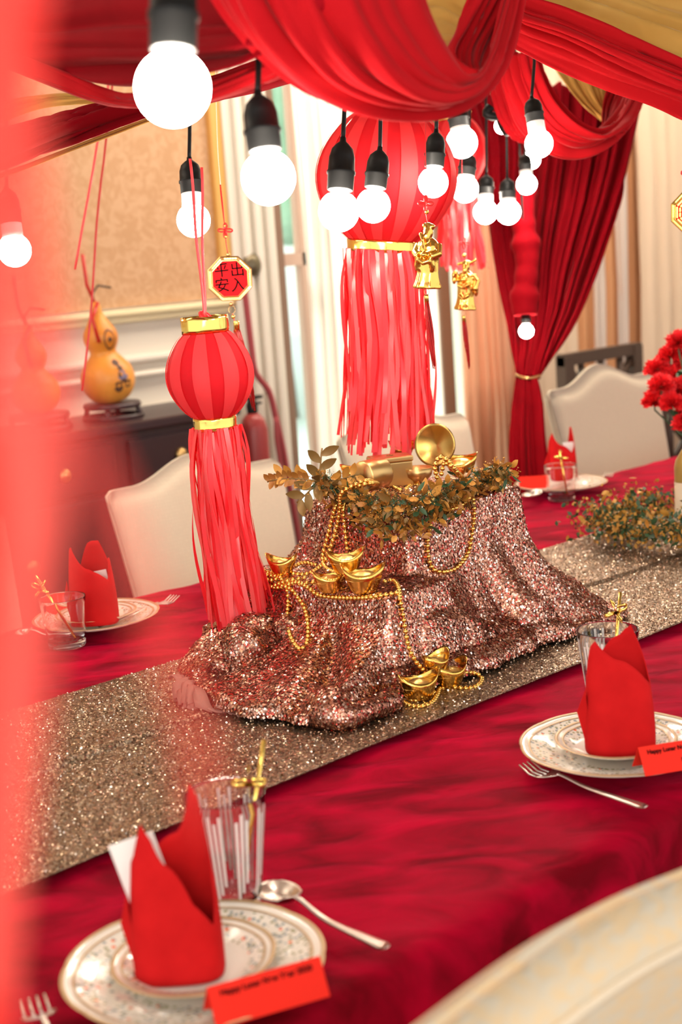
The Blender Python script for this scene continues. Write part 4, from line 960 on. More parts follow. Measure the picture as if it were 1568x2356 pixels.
# near right setting
cR = onz(1416, 1715, TZ+.02); cR.z = PZ
plate(cR, .120, 'dinner_plate', 'large patterned porcelain plate at the right edge of the frame', gp)
cs = cR.copy(); cs.z = PZ+.012; plate(cs, .121, 'side_plate', 'small patterned plate under the right napkin', gs, True)
cn = onz(1428, 1722, PZ+.02)
napkin((cn.x, cn.y, PZ+.020), [(160, .05), (182, .12), (200, .138), (222, .145), (255, .130), (285, .112), (315, .096), (345, .085), (365, .092), (395, .125), (425, .158), (440, .152), (475, .12), (528, .10)], .044, .030, 'upright red napkin with two peaks on the right plate', gn, R(-4))
cc = onz(1560, 1748, PZ+.03)
place_card((cc.x, cc.y, PZ+.0235), AZ+R(14), .105, 'red tent place card on the right plate with printed greeting', [('Happy Lunar New Year 2020', .0, .78, .0072), ('Dad', .004, .35, .0072)], 'red place cards')
g1 = onz(1404, 1655, TZ); g1 = onz(1404, 1655, TZ); g1.z = PZ
tumbler(g1, .0425, .027, .128, 'tall striped glass with gold straw behind the right napkin', gg, True, 'highball_glass')
dg_ = depth(g1)
straw(g1+Vector((0, 0, .012)), P(1426, 1362, dg_), P(1416, 1410, dg_-.02), 'gold straw standing in the right striped glass', 2)
# far left setting
cF = onz(222, 1425, TZ+.015); cF.z = PZ
plate(cF, .116, 'dinner_plate', 'porcelain plate at the far left, behind the clear tumbler', gp)
cs = cF.copy(); cs.z = PZ+.011; plate(cs, .12, 'side_plate', 'small plate under the far left napkin', gs, True)
cn = onz(221, 1430, PZ+.02)
napkin((cn.x, cn.y, PZ+.019), [(165, .06), (185, .14), (215, .145), (238, .13), (275, .10), (320, .082), (345, .12), (360, .12), (385, .09), (430, .15), (450, .15), (480, .10), (528, .09)], .044, .032, 'coral red napkin with peaks on the far left plate', gn)
tcd = thing('white_tag', 'white card tucked inside the far left napkin', 'card', (cn.x, cn.y, PZ+.05), AZ)
o = obj('card_sheet', *boxg(-.01, .036, .004, .005, 0, .062), 'white_card', tcd, False); o.rotation_euler = (0, R(-8), 0)
g2 = onz(155, 1488, TZ); g2.z = PZ
tumbler(g2, .0415, .033, .090, 'short clear tumbler at the far left in front of the plate', gt, False, 'tumbler')
dg_ = depth(g2)
straw(g2+Vector((.012, -.012, .012)), P(82, 1325, dg_-.02), P(92, 1358, dg_-.03), 'straw leaning left out of the far left tumbler', 1)
cc = onz(140, 1405, PZ+.02); place_card((cc.x, cc.y, PZ+.016), AZ+.1, .07, 'red place card behind the far left tumbler', [], 'red place cards')
# far right setting
cG = onz(1290, 1118, TZ+.015); cG.z = PZ
plate(cG, .118, 'dinner_plate', 'porcelain plate across the table, right of the sequin mound', gp)
cn = onz(1294, 1105, PZ+.01)
napkin((cn.x, cn.y, PZ+.007), [(165, .06), (185, .11), (225, .135), (255, .11), (300, .08), (340, .10), (380, .145), (400, .145), (430, .09), (528, .07)], .040, .030, 'red napkin with two points behind the far right tumbler', gn)
tcd = thing('white_tag', 'small white card inside the napkin behind the far right tumbler', 'card', (cn.x, cn.y, PZ+.03), AZ)
o = obj('card_sheet', *boxg(.004, .036, .003, .004, 0, .082), 'white_card', tcd, False)
g3 = onz(1292, 1152, TZ); g3.z = PZ
tumbler(g3, .0415, .033, .090, 'short clear tumbler across the table beside the red drape', gt, False, 'tumbler')
dg_ = depth(g3)
straw(g3+Vector((.01, -.01, .012)), P(1286, 1035, dg_), P(1290, 1055, dg_-.02), 'dark gold straw in the far right tumbler', 3)
cc = onz(1225, 1118, PZ+.02); place_card((cc.x, cc.y, PZ+.016), AZ-.1, .07, 'red place card on the left rim of the far right plate', [], 'red place cards')

# cutlery
def cutlery(kind, a, b_, label):
    """a: head end, b_: handle end"""
    t_ = thing(kind, label, kind, tuple(a), math.atan2((b_-a).y, (b_-a).x), 'silver cutlery'); L_ = (b_-a).length
    hd = .30*L_
    def zz(x):
        s = x/L_; return .004+(.0115 if kind == 'spoon' else .006)*math.exp(-((s-.30)/.16)**2)
    n = 22; V = []; F = []
    x0 = hd*.98
    for i in range(n+1):
        s = i/n; x = x0+(L_-x0)*s; hw_ = (.0030+.0055*s**1.6)*(1 if s < .96 else 1-(s-.96)*8); zc_ = zz(x)
        V += [(x, -hw_, zc_), (x, -hw_*.5, zc_+.0018), (x, hw_*.5, zc_+.0018), (x, hw_, zc_), (x, 0, zc_-.0012)]
    for i in range(n):
        k = i*5; F += [(k+j, k+(j+1) % 5, k+5+(j+1) % 5, k+5+j) for j in range(5)]
    F += [(0, 1, 2, 3, 4), tuple(n*5+j for j in (4, 3, 2, 1, 0))]
    obj('handle', V, F, 'silver', t_)
    if kind == 'spoon':
        V = []
        for i in range(13):
            for j in range(20):
                s = i/12; a_ = 2*math.pi*j/20; x = hd*.52-hd*.52*s*math.cos(a_)*(1.0); y = .0215*s*math.sin(a_)*(1+.12*math.cos(a_)); V.append((x, y, .0045+.010*s*s+(.004 if math.cos(a_) < -.8 and s > .8 else 0)))
        F = [(i*20+j, i*20+(j+1) % 20, (i+1)*20+(j+1) % 20, (i+1)*20+j) for i in range(12) for j in range(20)]
        o = obj('bowl', V, F, 'silver', t_); solid(o, .0014)
    else:
        V = []; m_ = 10
        for i in range(m_+1):
            s = i/m_; x = hd*.55+hd*.45*s; hw_ = .0125*(1-s**2.2)+.0032; zc_ = .0055+.0045*s**1.5
            for q in (-1, -.33, .33, 1): V.append((x, hw_*q, zc_-.0025*(1-q*q)*(1-s)))
        o = obj('palm', V, gridfaces(m_+1, 4), 'silver', t_); solid(o, .0014)
        for k in range(4):
            y = (-1.5+k)*.0074
            o = obj('tine', *tube([(hd*.58, y, .0035), (hd*.3, y, .004), (0.0, y*.96, .012)], .0017, 6, lambda t: 1 if t < .8 else .6), 'silver', t_)
    return t_
cutlery('fork', onz(1208, 1775, TZ+.004), onz(1483, 1868, TZ+.002), 'silver fork lying in front of the right plate')
cutlery('spoon', onz(603, 2062, TZ+.01), onz(889, 2198, TZ+.006), 'silver spoon lying behind the near left plate')
cutlery('fork', onz(78, 2322, TZ+.01), onz(160, 2480, TZ+.006), 'fork tips cut off by the bottom left corner')
cutlery('fork', onz(404, 1383, TZ+.01), onz(330, 1425, TZ+.006)+Vector((-.10, -.0, 0)), 'fork behind the far left plate with tines up right')
cutlery('spoon', onz(36, 1472, TZ+.01), onz(165, 1466, TZ+.006), 'spoon lying left of the far left tumbler')
cutlery('spoon', onz(1225, 1150, TZ+.01)+Vector((-.03, 0, 0)), onz(1300, 1120, TZ+.006)+Vector((.02, 0, 0)), 'spoon beside the far right plate at the sequin mound')
cutlery('fork', onz(1402, 1096, TZ+.01), onz(1375, 1108, TZ+.006)+Vector((-.1, -.05, 0)), 'fork right of the plate across the table')

# ------------------------------------------------------------------ canopy drapes
def drape(name, label, cat='drape', loc=None): return thing(name, label, cat, loc or tuple(P(900, -200, 1.8)), 0, 'canopy drapes over the table')
# large near swag
t = drape('velvet_swag', 'large red velvet swag hanging low in the upper centre')
cloth('swag_front', [
    [(500, -120, 1.35), (470, -20, 1.38), (560, 110, 1.42), (680, 210, 1.48), (800, 258, 1.52), (920, 268, 1.56), (1020, 262, 1.58), (1100, 225, 1.62), (1160, 150, 1.66), (1190, 50, 1.72), (1205, -60, 1.76), (1205, -120, 1.78)],
    [(560, -140, 1.33), (560, -40, 1.35), (640, 90, 1.38), (740, 180, 1.42), (850, 235, 1.47), (950, 252, 1.51), (1040, 245, 1.54), (1100, 210, 1.58), (1150, 140, 1.63), (1180, 45, 1.70), (1198, -60, 1.75), (1200, -120, 1.77)],
    [(700, -160, 1.34), (700, -70, 1.36), (760, 40, 1.38), (840, 130, 1.41), (930, 195, 1.45), (1010, 220, 1.49), (1070, 212, 1.52), (1110, 190, 1.56), (1145, 130, 1.62), (1170, 40, 1.69), (1188, -60, 1.75), (1192, -120, 1.77)],
    [(850, -180, 1.38), (860, -90, 1.39), (890, 10, 1.41), (940, 90, 1.43), (1000, 155, 1.46), (1045, 185, 1.49), (1080, 190, 1.52), (1110, 172, 1.56), (1138, 115, 1.62), (1160, 30, 1.69), (1180, -60, 1.75), (1185, -120, 1.77)],
    [(960, -200, 1.44), (965, -100, 1.45), (980, -10, 1.46), (1010, 65, 1.48), (1045, 125, 1.50), (1070, 160, 1.52), (1090, 170, 1.54), (1110, 155, 1.58), (1132, 100, 1.63), (1150, 25, 1.69), (1170, -60, 1.75), (1176, -120, 1.77)]],
    'swag', t, 90, 110, 4, .009, 1, .004)
cloth('swag_back', [
    [(1095, -120, 1.74), (1085, -30, 1.72), (1055, 60, 1.70), (1030, 110, 1.68), (1030, 150, 1.66), (1060, 175, 1.64), (1090, 180, 1.64)],
    [(1130, -120, 1.75), (1120, -30, 1.73), (1095, 50, 1.72), (1075, 110, 1.70), (1075, 150, 1.67), (1090, 175, 1.65), (1105, 178, 1.64)],
    [(1165, -120, 1.76), (1160, -30, 1.75), (1145, 40, 1.74), (1125, 100, 1.72), (1112, 140, 1.69), (1110, 165, 1.66), (1115, 172, 1.65)],
    [(1205, -120, 1.78), (1203, -30, 1.78), (1195, 30, 1.77), (1175, 90, 1.74), (1150, 140, 1.70), (1130, 168, 1.67), (1122, 172, 1.65)]],
    'swag', t, 40, 60, 4, .012, 4, .003)
# mustard lining above
t = drape('mustard_drape', 'mustard yellow cloth visible inside the large red swag')
cloth('lining_cloth', [[(900, -160, 1.95), (1000, -150, 1.95), (1130, -140, 1.95)], [(920, -20, 1.95), (1010, -10, 1.95), (1110, 0, 1.95)], [(960, 60, 1.9), (1025, 60, 1.9), (1090, 60, 1.9)], [(1000, 130, 1.8), (1040, 130, 1.8), (1080, 130, 1.8)]], 'gold_cloth', t, 30, 40, 3, .01, 2, .003)
t = drape('mustard_drape', 'mustard yellow ceiling cloth in the upper right corner')
cloth('ceiling_cloth', [[(1180, -240, 2.5), (1400, -220, 2.5), (1700, -200, 2.5)], [(1190, -90, 2.5), (1400, -80, 2.45), (1700, -60, 2.45)], [(1200, -10, 2.46), (1400, 40, 2.4), (1700, 120, 2.35)], [(1210, 0, 2.42), (1400, 75, 2.36), (1700, 185, 2.3)]], 'gold_cloth', t, 40, 50, 4, .018, 6, .003)
# right red band sweeping out of frame
t = drape('velvet_band', 'red velvet band sweeping down to the right edge below the mustard cloth')
cloth('band_cloth', [
    [(1150, -60, 2.25), (1200, -12, 2.24), (1300, 22, 2.2), (1400, 62, 2.16), (1500, 108, 2.12), (1640, 165, 2.06)],
    [(1160, 0, 2.24), (1200, 28, 2.22), (1300, 62, 2.18), (1400, 110, 2.13), (1500, 150, 2.09), (1640, 205, 2.03)],
    [(1165, 50, 2.26), (1200, 70, 2.24), (1300, 110, 2.2), (1400, 155, 2.15), (1500, 195, 2.11), (1640, 248, 2.05)],
    [(1170, 95, 2.30), (1200, 112, 2.28), (1280, 150, 2.24), (1400, 198, 2.19), (1500, 228, 2.15), (1640, 285, 2.09)]],
    'swag', t, 60, 90, 5, .016, 9, .003)
# back swags
t = drape('velvet_swag', 'dusky red swag in two loops behind the white bulb at upper right')
cloth('swag_front', [
    [(1150, 120, 2.95), (1158, 190, 2.95), (1180, 260, 2.95), (1210, 305, 2.95), (1260, 345, 2.95), (1310, 360, 2.98), (1360, 352, 3.0), (1410, 320, 3.05), (1450, 270, 3.1), (1472, 215, 3.15)],
    [(1180, 120, 2.90), (1190, 180, 2.9), (1220, 250, 2.9), (1260, 305, 2.9), (1310, 335, 2.92), (1350, 340, 2.95), (1390, 325, 2.98), (1425, 290, 3.02), (1455, 245, 3.08), (1470, 205, 3.14)],
    [(1210, 120, 2.90), (1222, 170, 2.9), (1250, 235, 2.9), (1290, 285, 2.9), (1340, 312, 2.92), (1380, 318, 2.94), (1415, 300, 2.97), (1440, 270, 3.02), (1460, 230, 3.08), (1468, 200, 3.14)],
    [(1245, 130, 2.95), (1262, 180, 2.94), (1290, 230, 2.93), (1330, 272, 2.93), (1370, 292, 2.94), (1400, 290, 2.96), (1425, 272, 3.0), (1445, 245, 3.04), (1460, 215, 3.09), (1466, 195, 3.14)]],
    'swag', t, 70, 90, 4, .022, 12, .004)
cloth('swag_back', [[(1395, 200, 3.25), (1385, 250, 3.2), (1385, 285, 3.1)], [(1430, 200, 3.25), (1420, 245, 3.2), (1405, 285, 3.08)], [(1480, 200, 3.25), (1462, 240, 3.2), (1430, 275, 3.08)]], 'swag', t, 24, 40, 3, .012, 3, .003)
cloth('mustard_lining', [[(1270, 150, 3.3), (1300, 190, 3.3), (1340, 240, 3.3), (1385, 275, 3.3)], [(1340, 150, 3.3), (1360, 190, 3.3), (1375, 220, 3.3), (1395, 250, 3.3)], [(1440, 150, 3.35), (1430, 180, 3.35), (1420, 200, 3.33), (1405, 230, 3.3)]], 'gold_cloth', t, 30, 40, 4, .012, 3, .003)
t = drape('velvet_swag', 'narrow dusky red loop left of the hanging bulb at upper right')
cloth('swag_front', [[(1125, 110, 3.1), (1128, 200, 3.1), (1145, 270, 3.1), (1175, 312, 3.1), (1205, 325, 3.1)], [(1150, 110, 3.05), (1155, 190, 3.05), (1172, 255, 3.05), (1196, 300, 3.05), (1220, 318, 3.06)], [(1180, 110, 3.05), (1185, 180, 3.05), (1200, 240, 3.05), (1222, 285, 3.05), (1245, 310, 3.06)]], 'swag', t, 40, 50, 3, .015, 15, .004)
# left ceiling drape
t = drape('ceiling_drape', 'dark red cloth stretched overhead behind the largest bulb', loc=tuple(P(300, -150, 1.9)))
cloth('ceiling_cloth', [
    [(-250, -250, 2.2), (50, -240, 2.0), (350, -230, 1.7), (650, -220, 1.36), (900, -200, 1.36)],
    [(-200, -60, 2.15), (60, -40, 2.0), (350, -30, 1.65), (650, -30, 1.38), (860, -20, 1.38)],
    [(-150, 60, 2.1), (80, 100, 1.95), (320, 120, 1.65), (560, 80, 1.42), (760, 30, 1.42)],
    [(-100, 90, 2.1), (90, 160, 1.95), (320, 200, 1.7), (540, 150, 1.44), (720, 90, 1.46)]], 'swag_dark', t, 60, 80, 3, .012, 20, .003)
cloth('ceiling_cloth_hem', [
    [(-100, 80, 2.08), (90, 150, 1.98), (240, 200, 1.88), (340, 205, 1.75), (460, 185, 1.66), (600, 130, 1.58), (720, 70, 1.6)],
    [(-100, 95, 2.03), (90, 175, 1.93), (240, 232, 1.84), (340, 240, 1.72), (460, 220, 1.64), (600, 165, 1.55), (720, 100, 1.58)],
    [(-100, 110, 2.06), (90, 190, 1.96), (240, 246, 1.86), (340, 254, 1.74), (460, 236, 1.66), (600, 185, 1.58), (720, 120, 1.6)]], 'swag', t, 60, 40, 2, .014, 22, .003)
t = drape('velvet_band', 'deep red band along the lower edge of the left overhead cloth', loc=tuple(P(200, 200, 2.08)))
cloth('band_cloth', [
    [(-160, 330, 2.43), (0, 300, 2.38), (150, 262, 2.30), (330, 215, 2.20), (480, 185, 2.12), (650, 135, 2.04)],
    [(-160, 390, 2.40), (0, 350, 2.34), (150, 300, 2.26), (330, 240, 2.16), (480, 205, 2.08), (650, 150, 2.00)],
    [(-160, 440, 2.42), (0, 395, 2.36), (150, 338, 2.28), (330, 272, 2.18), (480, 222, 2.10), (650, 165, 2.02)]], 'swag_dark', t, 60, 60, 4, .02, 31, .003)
cloth('gold_hem', [[(-160, 455, 2.48), (0, 400, 2.42), (150, 343, 2.34), (330, 275, 2.24), (480, 225, 2.16)], [(-160, 468, 2.48), (0, 412, 2.42), (150, 354, 2.34), (330, 284, 2.24), (480, 232, 2.16)]], 'gold_cloth', t, 40, 10, 1, .002, 31, .002)
t = drape('mustard_drape', 'strip of mustard cloth between the left red drapes', loc=tuple(P(60, 220, 2.28)))
cloth('strip_cloth', [[(-160, 290, 2.53), (0, 235, 2.48), (110, 215, 2.43), (230, 215, 2.38)], [(-160, 340, 2.53), (0, 280, 2.48), (110, 245, 2.43), (230, 235, 2.38)]], 'gold_cloth', t, 30, 16, 2, .006, 8, .002)
# tied curtain of the canopy post
t = drape('tied_drape', 'long dark red velvet drape tied back at the right of the table', loc=tuple(P(1215, 860, 4.0)))
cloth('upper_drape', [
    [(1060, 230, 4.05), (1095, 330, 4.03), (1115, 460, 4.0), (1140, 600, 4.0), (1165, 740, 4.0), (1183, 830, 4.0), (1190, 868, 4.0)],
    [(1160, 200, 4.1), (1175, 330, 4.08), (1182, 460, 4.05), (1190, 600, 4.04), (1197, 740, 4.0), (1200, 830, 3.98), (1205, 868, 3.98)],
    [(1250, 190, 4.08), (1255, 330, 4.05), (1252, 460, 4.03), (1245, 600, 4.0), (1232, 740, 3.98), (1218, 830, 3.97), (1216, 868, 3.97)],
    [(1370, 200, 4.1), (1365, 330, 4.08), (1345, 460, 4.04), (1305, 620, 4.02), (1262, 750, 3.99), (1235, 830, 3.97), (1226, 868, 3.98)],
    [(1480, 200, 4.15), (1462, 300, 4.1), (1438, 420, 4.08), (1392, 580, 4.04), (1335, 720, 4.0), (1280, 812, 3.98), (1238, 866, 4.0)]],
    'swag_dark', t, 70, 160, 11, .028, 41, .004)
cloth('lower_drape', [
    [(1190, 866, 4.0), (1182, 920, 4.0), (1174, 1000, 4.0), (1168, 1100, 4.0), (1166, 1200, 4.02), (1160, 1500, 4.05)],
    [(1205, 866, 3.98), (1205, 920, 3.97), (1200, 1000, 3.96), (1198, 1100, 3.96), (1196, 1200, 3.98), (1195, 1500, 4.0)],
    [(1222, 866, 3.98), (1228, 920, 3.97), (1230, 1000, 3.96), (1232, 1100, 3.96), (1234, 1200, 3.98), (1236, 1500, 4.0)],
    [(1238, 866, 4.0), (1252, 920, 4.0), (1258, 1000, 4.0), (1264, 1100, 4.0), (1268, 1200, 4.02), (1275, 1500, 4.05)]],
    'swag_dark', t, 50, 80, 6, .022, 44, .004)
A = cr([P(1186, 862, 3.96), P(1200, 868, 3.93), P(1218, 870, 3.92), (P(1242, 864, 3.95))], 20)
obj('tie_cord', *tube(A.tolist(), .004, 8), 'old_gold', t, True, True)
t = tag(obj('satin_sleeve', *(lambda pts: tube(cr([P(*q) for q in pts], 90).tolist(), .034, 20, lambda s: 1+.05*math.sin(s*47)+.12*math.sin(s*15+1)+.06*math.sin(s*31)))([(1200, 430, 3.85), (1205, 520, 3.85), (1212, 600, 3.85), (1206, 680, 3.85), (1208, 725, 3.85)]), 'swag_dark'), 'ruched red satin sleeve round the wire in front of the tied drape', 'sleeve')
# canopy cord carrying the drapes
ZTOP = 2.25
TOPS = []
def skyhook(p, toward=None):      # straight up from a cord's last seen point to the canopy slats
    q = Vector(p); q.z = ZTOP; TOPS.append(q); return q
# ------------------------------------------------------------------ light bulbs
def bulb(px, py, dpx, d, sock, top, label, collar=False, cordd=None):
    c_ = P(px, py, d); D = dpx*d/FPX; s_ = P(sock[0], sock[1], d); ax = (s_-c_).normalized()
    t_ = thing('light_bulb', label, 'light bulb', tuple(c_), 0, 'round bulbs hanging under the canopy')
    L_ = (s_-c_).length
    rot = basis(ax, FW).to_3x3() @ Matrix.Rotation(R(90), 3, 'Y').inverted().to_3x3() if False else ax.to_track_quat('Z', 'Y').to_matrix()
    def put(name, prof_, m_, n=28):
        v, f = lathe(prof_, n); return obj(name, [rot @ Vector(q) for q in v], f, m_, t_)
    r0 = D/2
    gpr = [(r0*math.sin(math.pi*i/18), -r0*math.cos(math.pi*i/18)) for i in range(15)]
    put('globe', gpr, 'bulb', 32)
    zt_ = gpr[-1][1]; rt_ = gpr[-1][0]
    sw = .33*D; sl = max(.9*D, L_-1.0*r0-(.28*D if collar else .0)); zs = L_-sl
    if collar:
        put('collar', [(rt_*.99, zt_-.001), (sw*.95, zs+.01*D), (sw*.8, zs+.02*D)], 'collar')
    put('socket', [(0, zs), (sw*.9, zs), (sw*.98, zs+.02*D), (sw, zs+sl*.30), (sw*1.08, zs+sl*.31), (sw*1.08, zs+sl*.36), (sw*1.0, zs+sl*.37), (sw*.97, zs+sl*.62), (sw*.8, zs+sl*.78), (sw*.45, zs+sl*.88), (sw*.25, zs+sl*.92), (sw*.22, zs+sl), (0, zs+sl)], 'black')
    tp = P(top[0], top[1], cordd or d)-c_; up_ = skyhook(tp+c_)-c_; e = rot @ Vector((0, 0, L_*.99)); mid = e.lerp(tp, .5)+Vector((.003, 0, 0))
    pts = np.vstack([cr([tuple(e), tuple(mid), tuple(tp)], 14), [tuple(up_)]]) if up_.z > tp.z+.01 else cr([tuple(e), tuple(mid), tuple(tp)], 14)
    v, f = tube(pts.tolist(), .0032 if D > .04 else .003, 8); obj('cord', v, f, 'black', t_)
    return t_
BL = [(397, 203, 168, 1.07, (400, -130), (402, -300), 'largest glowing bulb hanging closest to the camera at upper left', False),
 (617, 409, 122, 1.47, (592, 208), (585, 60), 'glowing bulb in a black socket left of the big lantern', False),
 (779, 486, 94, 1.93, (789, 316), (790, 100), 'glowing bulb in front of the left side of the big lantern', False),
 (858, 473, 80, 2.2, (874, 338), (870, 100), 'glowing bulb over the middle of the big lantern', False),
 (996, 420, 70, 2.33, (1003, 298), (1002, 120), 'glowing bulb over the right side of the big lantern', False),
 (445, 507, 78, 2.36, (435, 362), (430, 180), 'bulb above the small lantern with ribbon looped over its socket', True),
 (33, 576, 77, 2.5, (14, 428), (12, 250), 'bulb at the far left edge glowing through the red haze', True),
 (1062, 328, 72, 2.75, (1048, 230), (1046, 120), 'bulb just right of the big lantern top, under the swag', True),
 (1069, 435, 62, 2.95, (1078, 350), (1076, 150), 'bulb low behind the one at the lantern edge', True),
 (1116, 488, 54, 3.45, (1118, 400), (1114, 150), 'left one of the two low bulbs side by side', True),
 (1169, 488, 56, 3.4, (1166, 408), (1158, 150), 'right one of the two low bulbs side by side', True),
 (1239, 331, 64, 2.75, (1222, 222), (1230, 60), 'bulb hanging in front of the dusky back swag', True),
 (1211, 424, 46, 3.7, (1206, 352), (1204, 200), 'small distant bulb below the one before the back swag', True),
 (1222, 368, 40, 3.75, (1222, 300), (1222, 180), 'small bulb half hidden behind the one before the back swag', False),
 (1155, 290, 36, 3.3, (1152, 245), (1150, 120), 'small bulb mostly hidden by the knotted cables', False),
 (1210, 762, 33, 3.85, (1208, 715), (1208, 640), 'bulb glowing low in front of the tied red drape', False)]
for q in BL: bulb(*q)
A = cr([P(1128, 245, 3.2), P(1118, 262, 3.2), P(1140, 268, 3.2), P(1160, 262, 3.2), P(1175, 285, 3.2), P(1168, 305, 3.2), P(1150, 275, 3.22), P(1150, 200, 3.22), P(1148, 100, 3.22)], 50)
tag(obj('cable_knot', *tube(A.tolist(), .010, 8), 'black'), 'black cable bunched among the bulbs below the swag', 'cable')

# ------------------------------------------------------------------ lanterns
def lantern(name_, c_px, d, Rm, hh, r_top, r_bot, npan, tilt, collar_top, fr_len, nrib, label, cordpx, spread, seed, ribw=.0062, loop=None, lean=0.0, pa='paper_a', pb='paper_b'):
    c_ = P(c_px[0], c_px[1], d); t_ = thing('paper_lantern', label, 'lantern', tuple(c_), 0, 'red paper lanterns with tissue fringe')
    vert = Vector((0, 0, 1)); rot = Matrix.Rotation(tilt, 3, FW)
    rr = random.Random(seed)
    def rp(s):   # 0 bottom .. 1 top
        base_ = r_bot+(r_top-r_bot)*s; return base_+(Rm-base_)*math.sin(math.pi*min(max(s, 0), 1))**.80
    for k in range(npan):
        a0 = 2*math.pi*k/npan; wd = 2*math.pi/npan*1.10; off = .0012 if k % 2 else -.0008; V = []
        rows = 16
        for i in range(rows+1):
            s = i/rows; z = -hh/2+hh*s; r_ = rp(s)+off; wv = .92+.08*math.sin(math.pi*s)
            for j in range(4): a = a0+wd*wv*(j/3-.5)*1.0; V.append(rot @ Vector((r_*math.cos(a), r_*math.sin(a), z)))
        o = obj('paper_panel', V, gridfaces(rows+1, 4), pa if k % 2 == 0 else pb, t_)
    def band(z0, z1, r_, nm):
        n = 40; V = []
        for z in np.linspace(z0, z1, 5):
            for i in range(n):
                a = 2*math.pi*i/n; q = r_+.0018*noise.noise(Vector((math.cos(a)*3, math.sin(a)*3, z*60+seed))); V.append(rot @ Vector((q*math.cos(a), q*math.sin(a), z)))
        F = [(j*n+i, j*n+(i+1) % n, (j+1)*n+(i+1) % n, (j+1)*n+i) for j in range(4) for i in range(n)]
        o = obj(nm, V, F, 'foil', t_); solid(o, .0006); return o
    bh = collar_top
    band(hh/2, hh/2+bh, r_top, 'gold_collar'); band(-hh/2-bh*.8, -hh/2, r_bot, 'gold_collar')
    zf = -hh/2-bh*.8
    for k in range(nrib):
        a = 2*math.pi*k/nrib+rr.uniform(-.05, .05); r_ = r_bot*rr.uniform(.86, 1.08); n = 16; L_ = fr_len*rr.uniform(.90, 1.0) if rr.random() > .12 else fr_len*rr.uniform(.7, .9)
        p0 = rot @ Vector((r_*math.cos(a), r_*math.sin(a), zf+.004)); tw = rr.uniform(-.9, .9); a1, a2, a3 = rr.uniform(0, 6), rr.uniform(0, 6), rr.uniform(.002, .006)
        V = []; out = rr.uniform(.2, 1.0)*spread*(1 if rr.random() > .08 else 2.0)
        bulge = rr.uniform(.0, .012)
        for i in range(n+1):
            s = i/n; z = -L_*s
            ctr = p0+Vector((math.cos(a), math.sin(a), 0))*(out*s*s*.6+bulge*math.sin(min(1, s*5)*math.pi*.5))+Vector((math.sin(s*7+a1)*a3, math.sin(s*6+a2)*a3, z))+RT*(lean*s**3)
            th = a+math.pi/2+tw*math.sin(s*4+a1)*.9; wv = Vector((math.cos(th), math.sin(th), 0))*ribw*.5*rr.uniform(.98, 1.02)
            if ctr.z+c_.z < TZ+.02: ctr.z = TZ+.02-c_.z+.002*i
            V += [ctr-wv, ctr+wv]
        obj('ribbon', V, [(2*i, 2*i+1, 2*i+3, 2*i+2) for i in range(n)], 'tissue' if rr.random() < .6 else 'tissue_b', t_)
    tp = rot @ Vector((0, 0, hh/2+bh*.5))
    obj('cross_wire', *tube([rot @ Vector((-r_top, 0, hh/2+bh*.5)), tp, rot @ Vector((r_top, 0, hh/2+bh*.5))], .001, 5), 'foil', t_)
    for (px, py, dd) in cordpx:
        e = P(px, py, dd)-c_; n = 12; V = []
        for i in range(n+1):
            s = i/n; q = tp.lerp(e, s)+Vector((.0015*math.sin(s*9), 0, 0)); V += [q-RT*.0022, q+RT*.0022]
        o = obj('hanging_ribbon', V, [(2*i, 2*i+1, 2*i+3, 2*i+2) for i in range(n)], 'tissue_b', t_); solid(o, .0004)
    if len(cordpx) and cordpx[0][1] < 200:
        e = P(*cordpx[0])-c_; u_ = skyhook(e+c_)-c_; obj('string', *tube([e, u_], .0012, 5), 'tissue_b', t_)
    return t_
ds = 2.23
sL = lantern('s', (483, 862), ds, 101*ds/FPX, 192*ds/FPX, 54*ds/FPX, 50*ds/FPX, 18, R(-1.0), 38*ds/FPX, 488*ds/FPX, 95, 'small red paper lantern with long fringe hanging left of centre', [(436, 365, ds-.01), (463, 385, ds-.01)], .020, 3, .0076, lean=.014, pa='paper_c', pb='paper_d')
A = [Vector((.012*math.cos(a)*math.cos(a*.5), .008*math.sin(a), .012*math.sin(a))) for a in np.linspace(0, 6.28, 20)]
tpz = 192*ds/FPX/2+38*ds/FPX*.5
obj('ribbon_knot', [v_ for v_ in tube([tuple(q+Vector((0, 0, tpz+.006))) for q in A], .004, 6)[0]], tube([tuple(q) for q in A], .004, 6)[1], 'tissue', sL)
db = 2.52
lantern('b', (888, 408), db, 162*db/FPX, 285*db/FPX, 80*db/FPX, 82*db/FPX, 28, R(7), 34*db/FPX, 480*db/FPX, 135, 'big red paper lantern with wide fringe above the sequin mound', [(900, 60, db), (893, 55, db)], .020, 8, .0088, lean=-.012)
dt = 3.62
lantern('t', (1048, 350), dt, 72*dt/FPX, 140*dt/FPX, 40*dt/FPX, 40*dt/FPX, 16, R(0), 18*dt/FPX, 190*dt/FPX, 50, 'third red lantern mostly hidden behind the bulbs, fringe showing', [(1046, 150, dt), (1050, 150, dt)], .03, 5, .010)

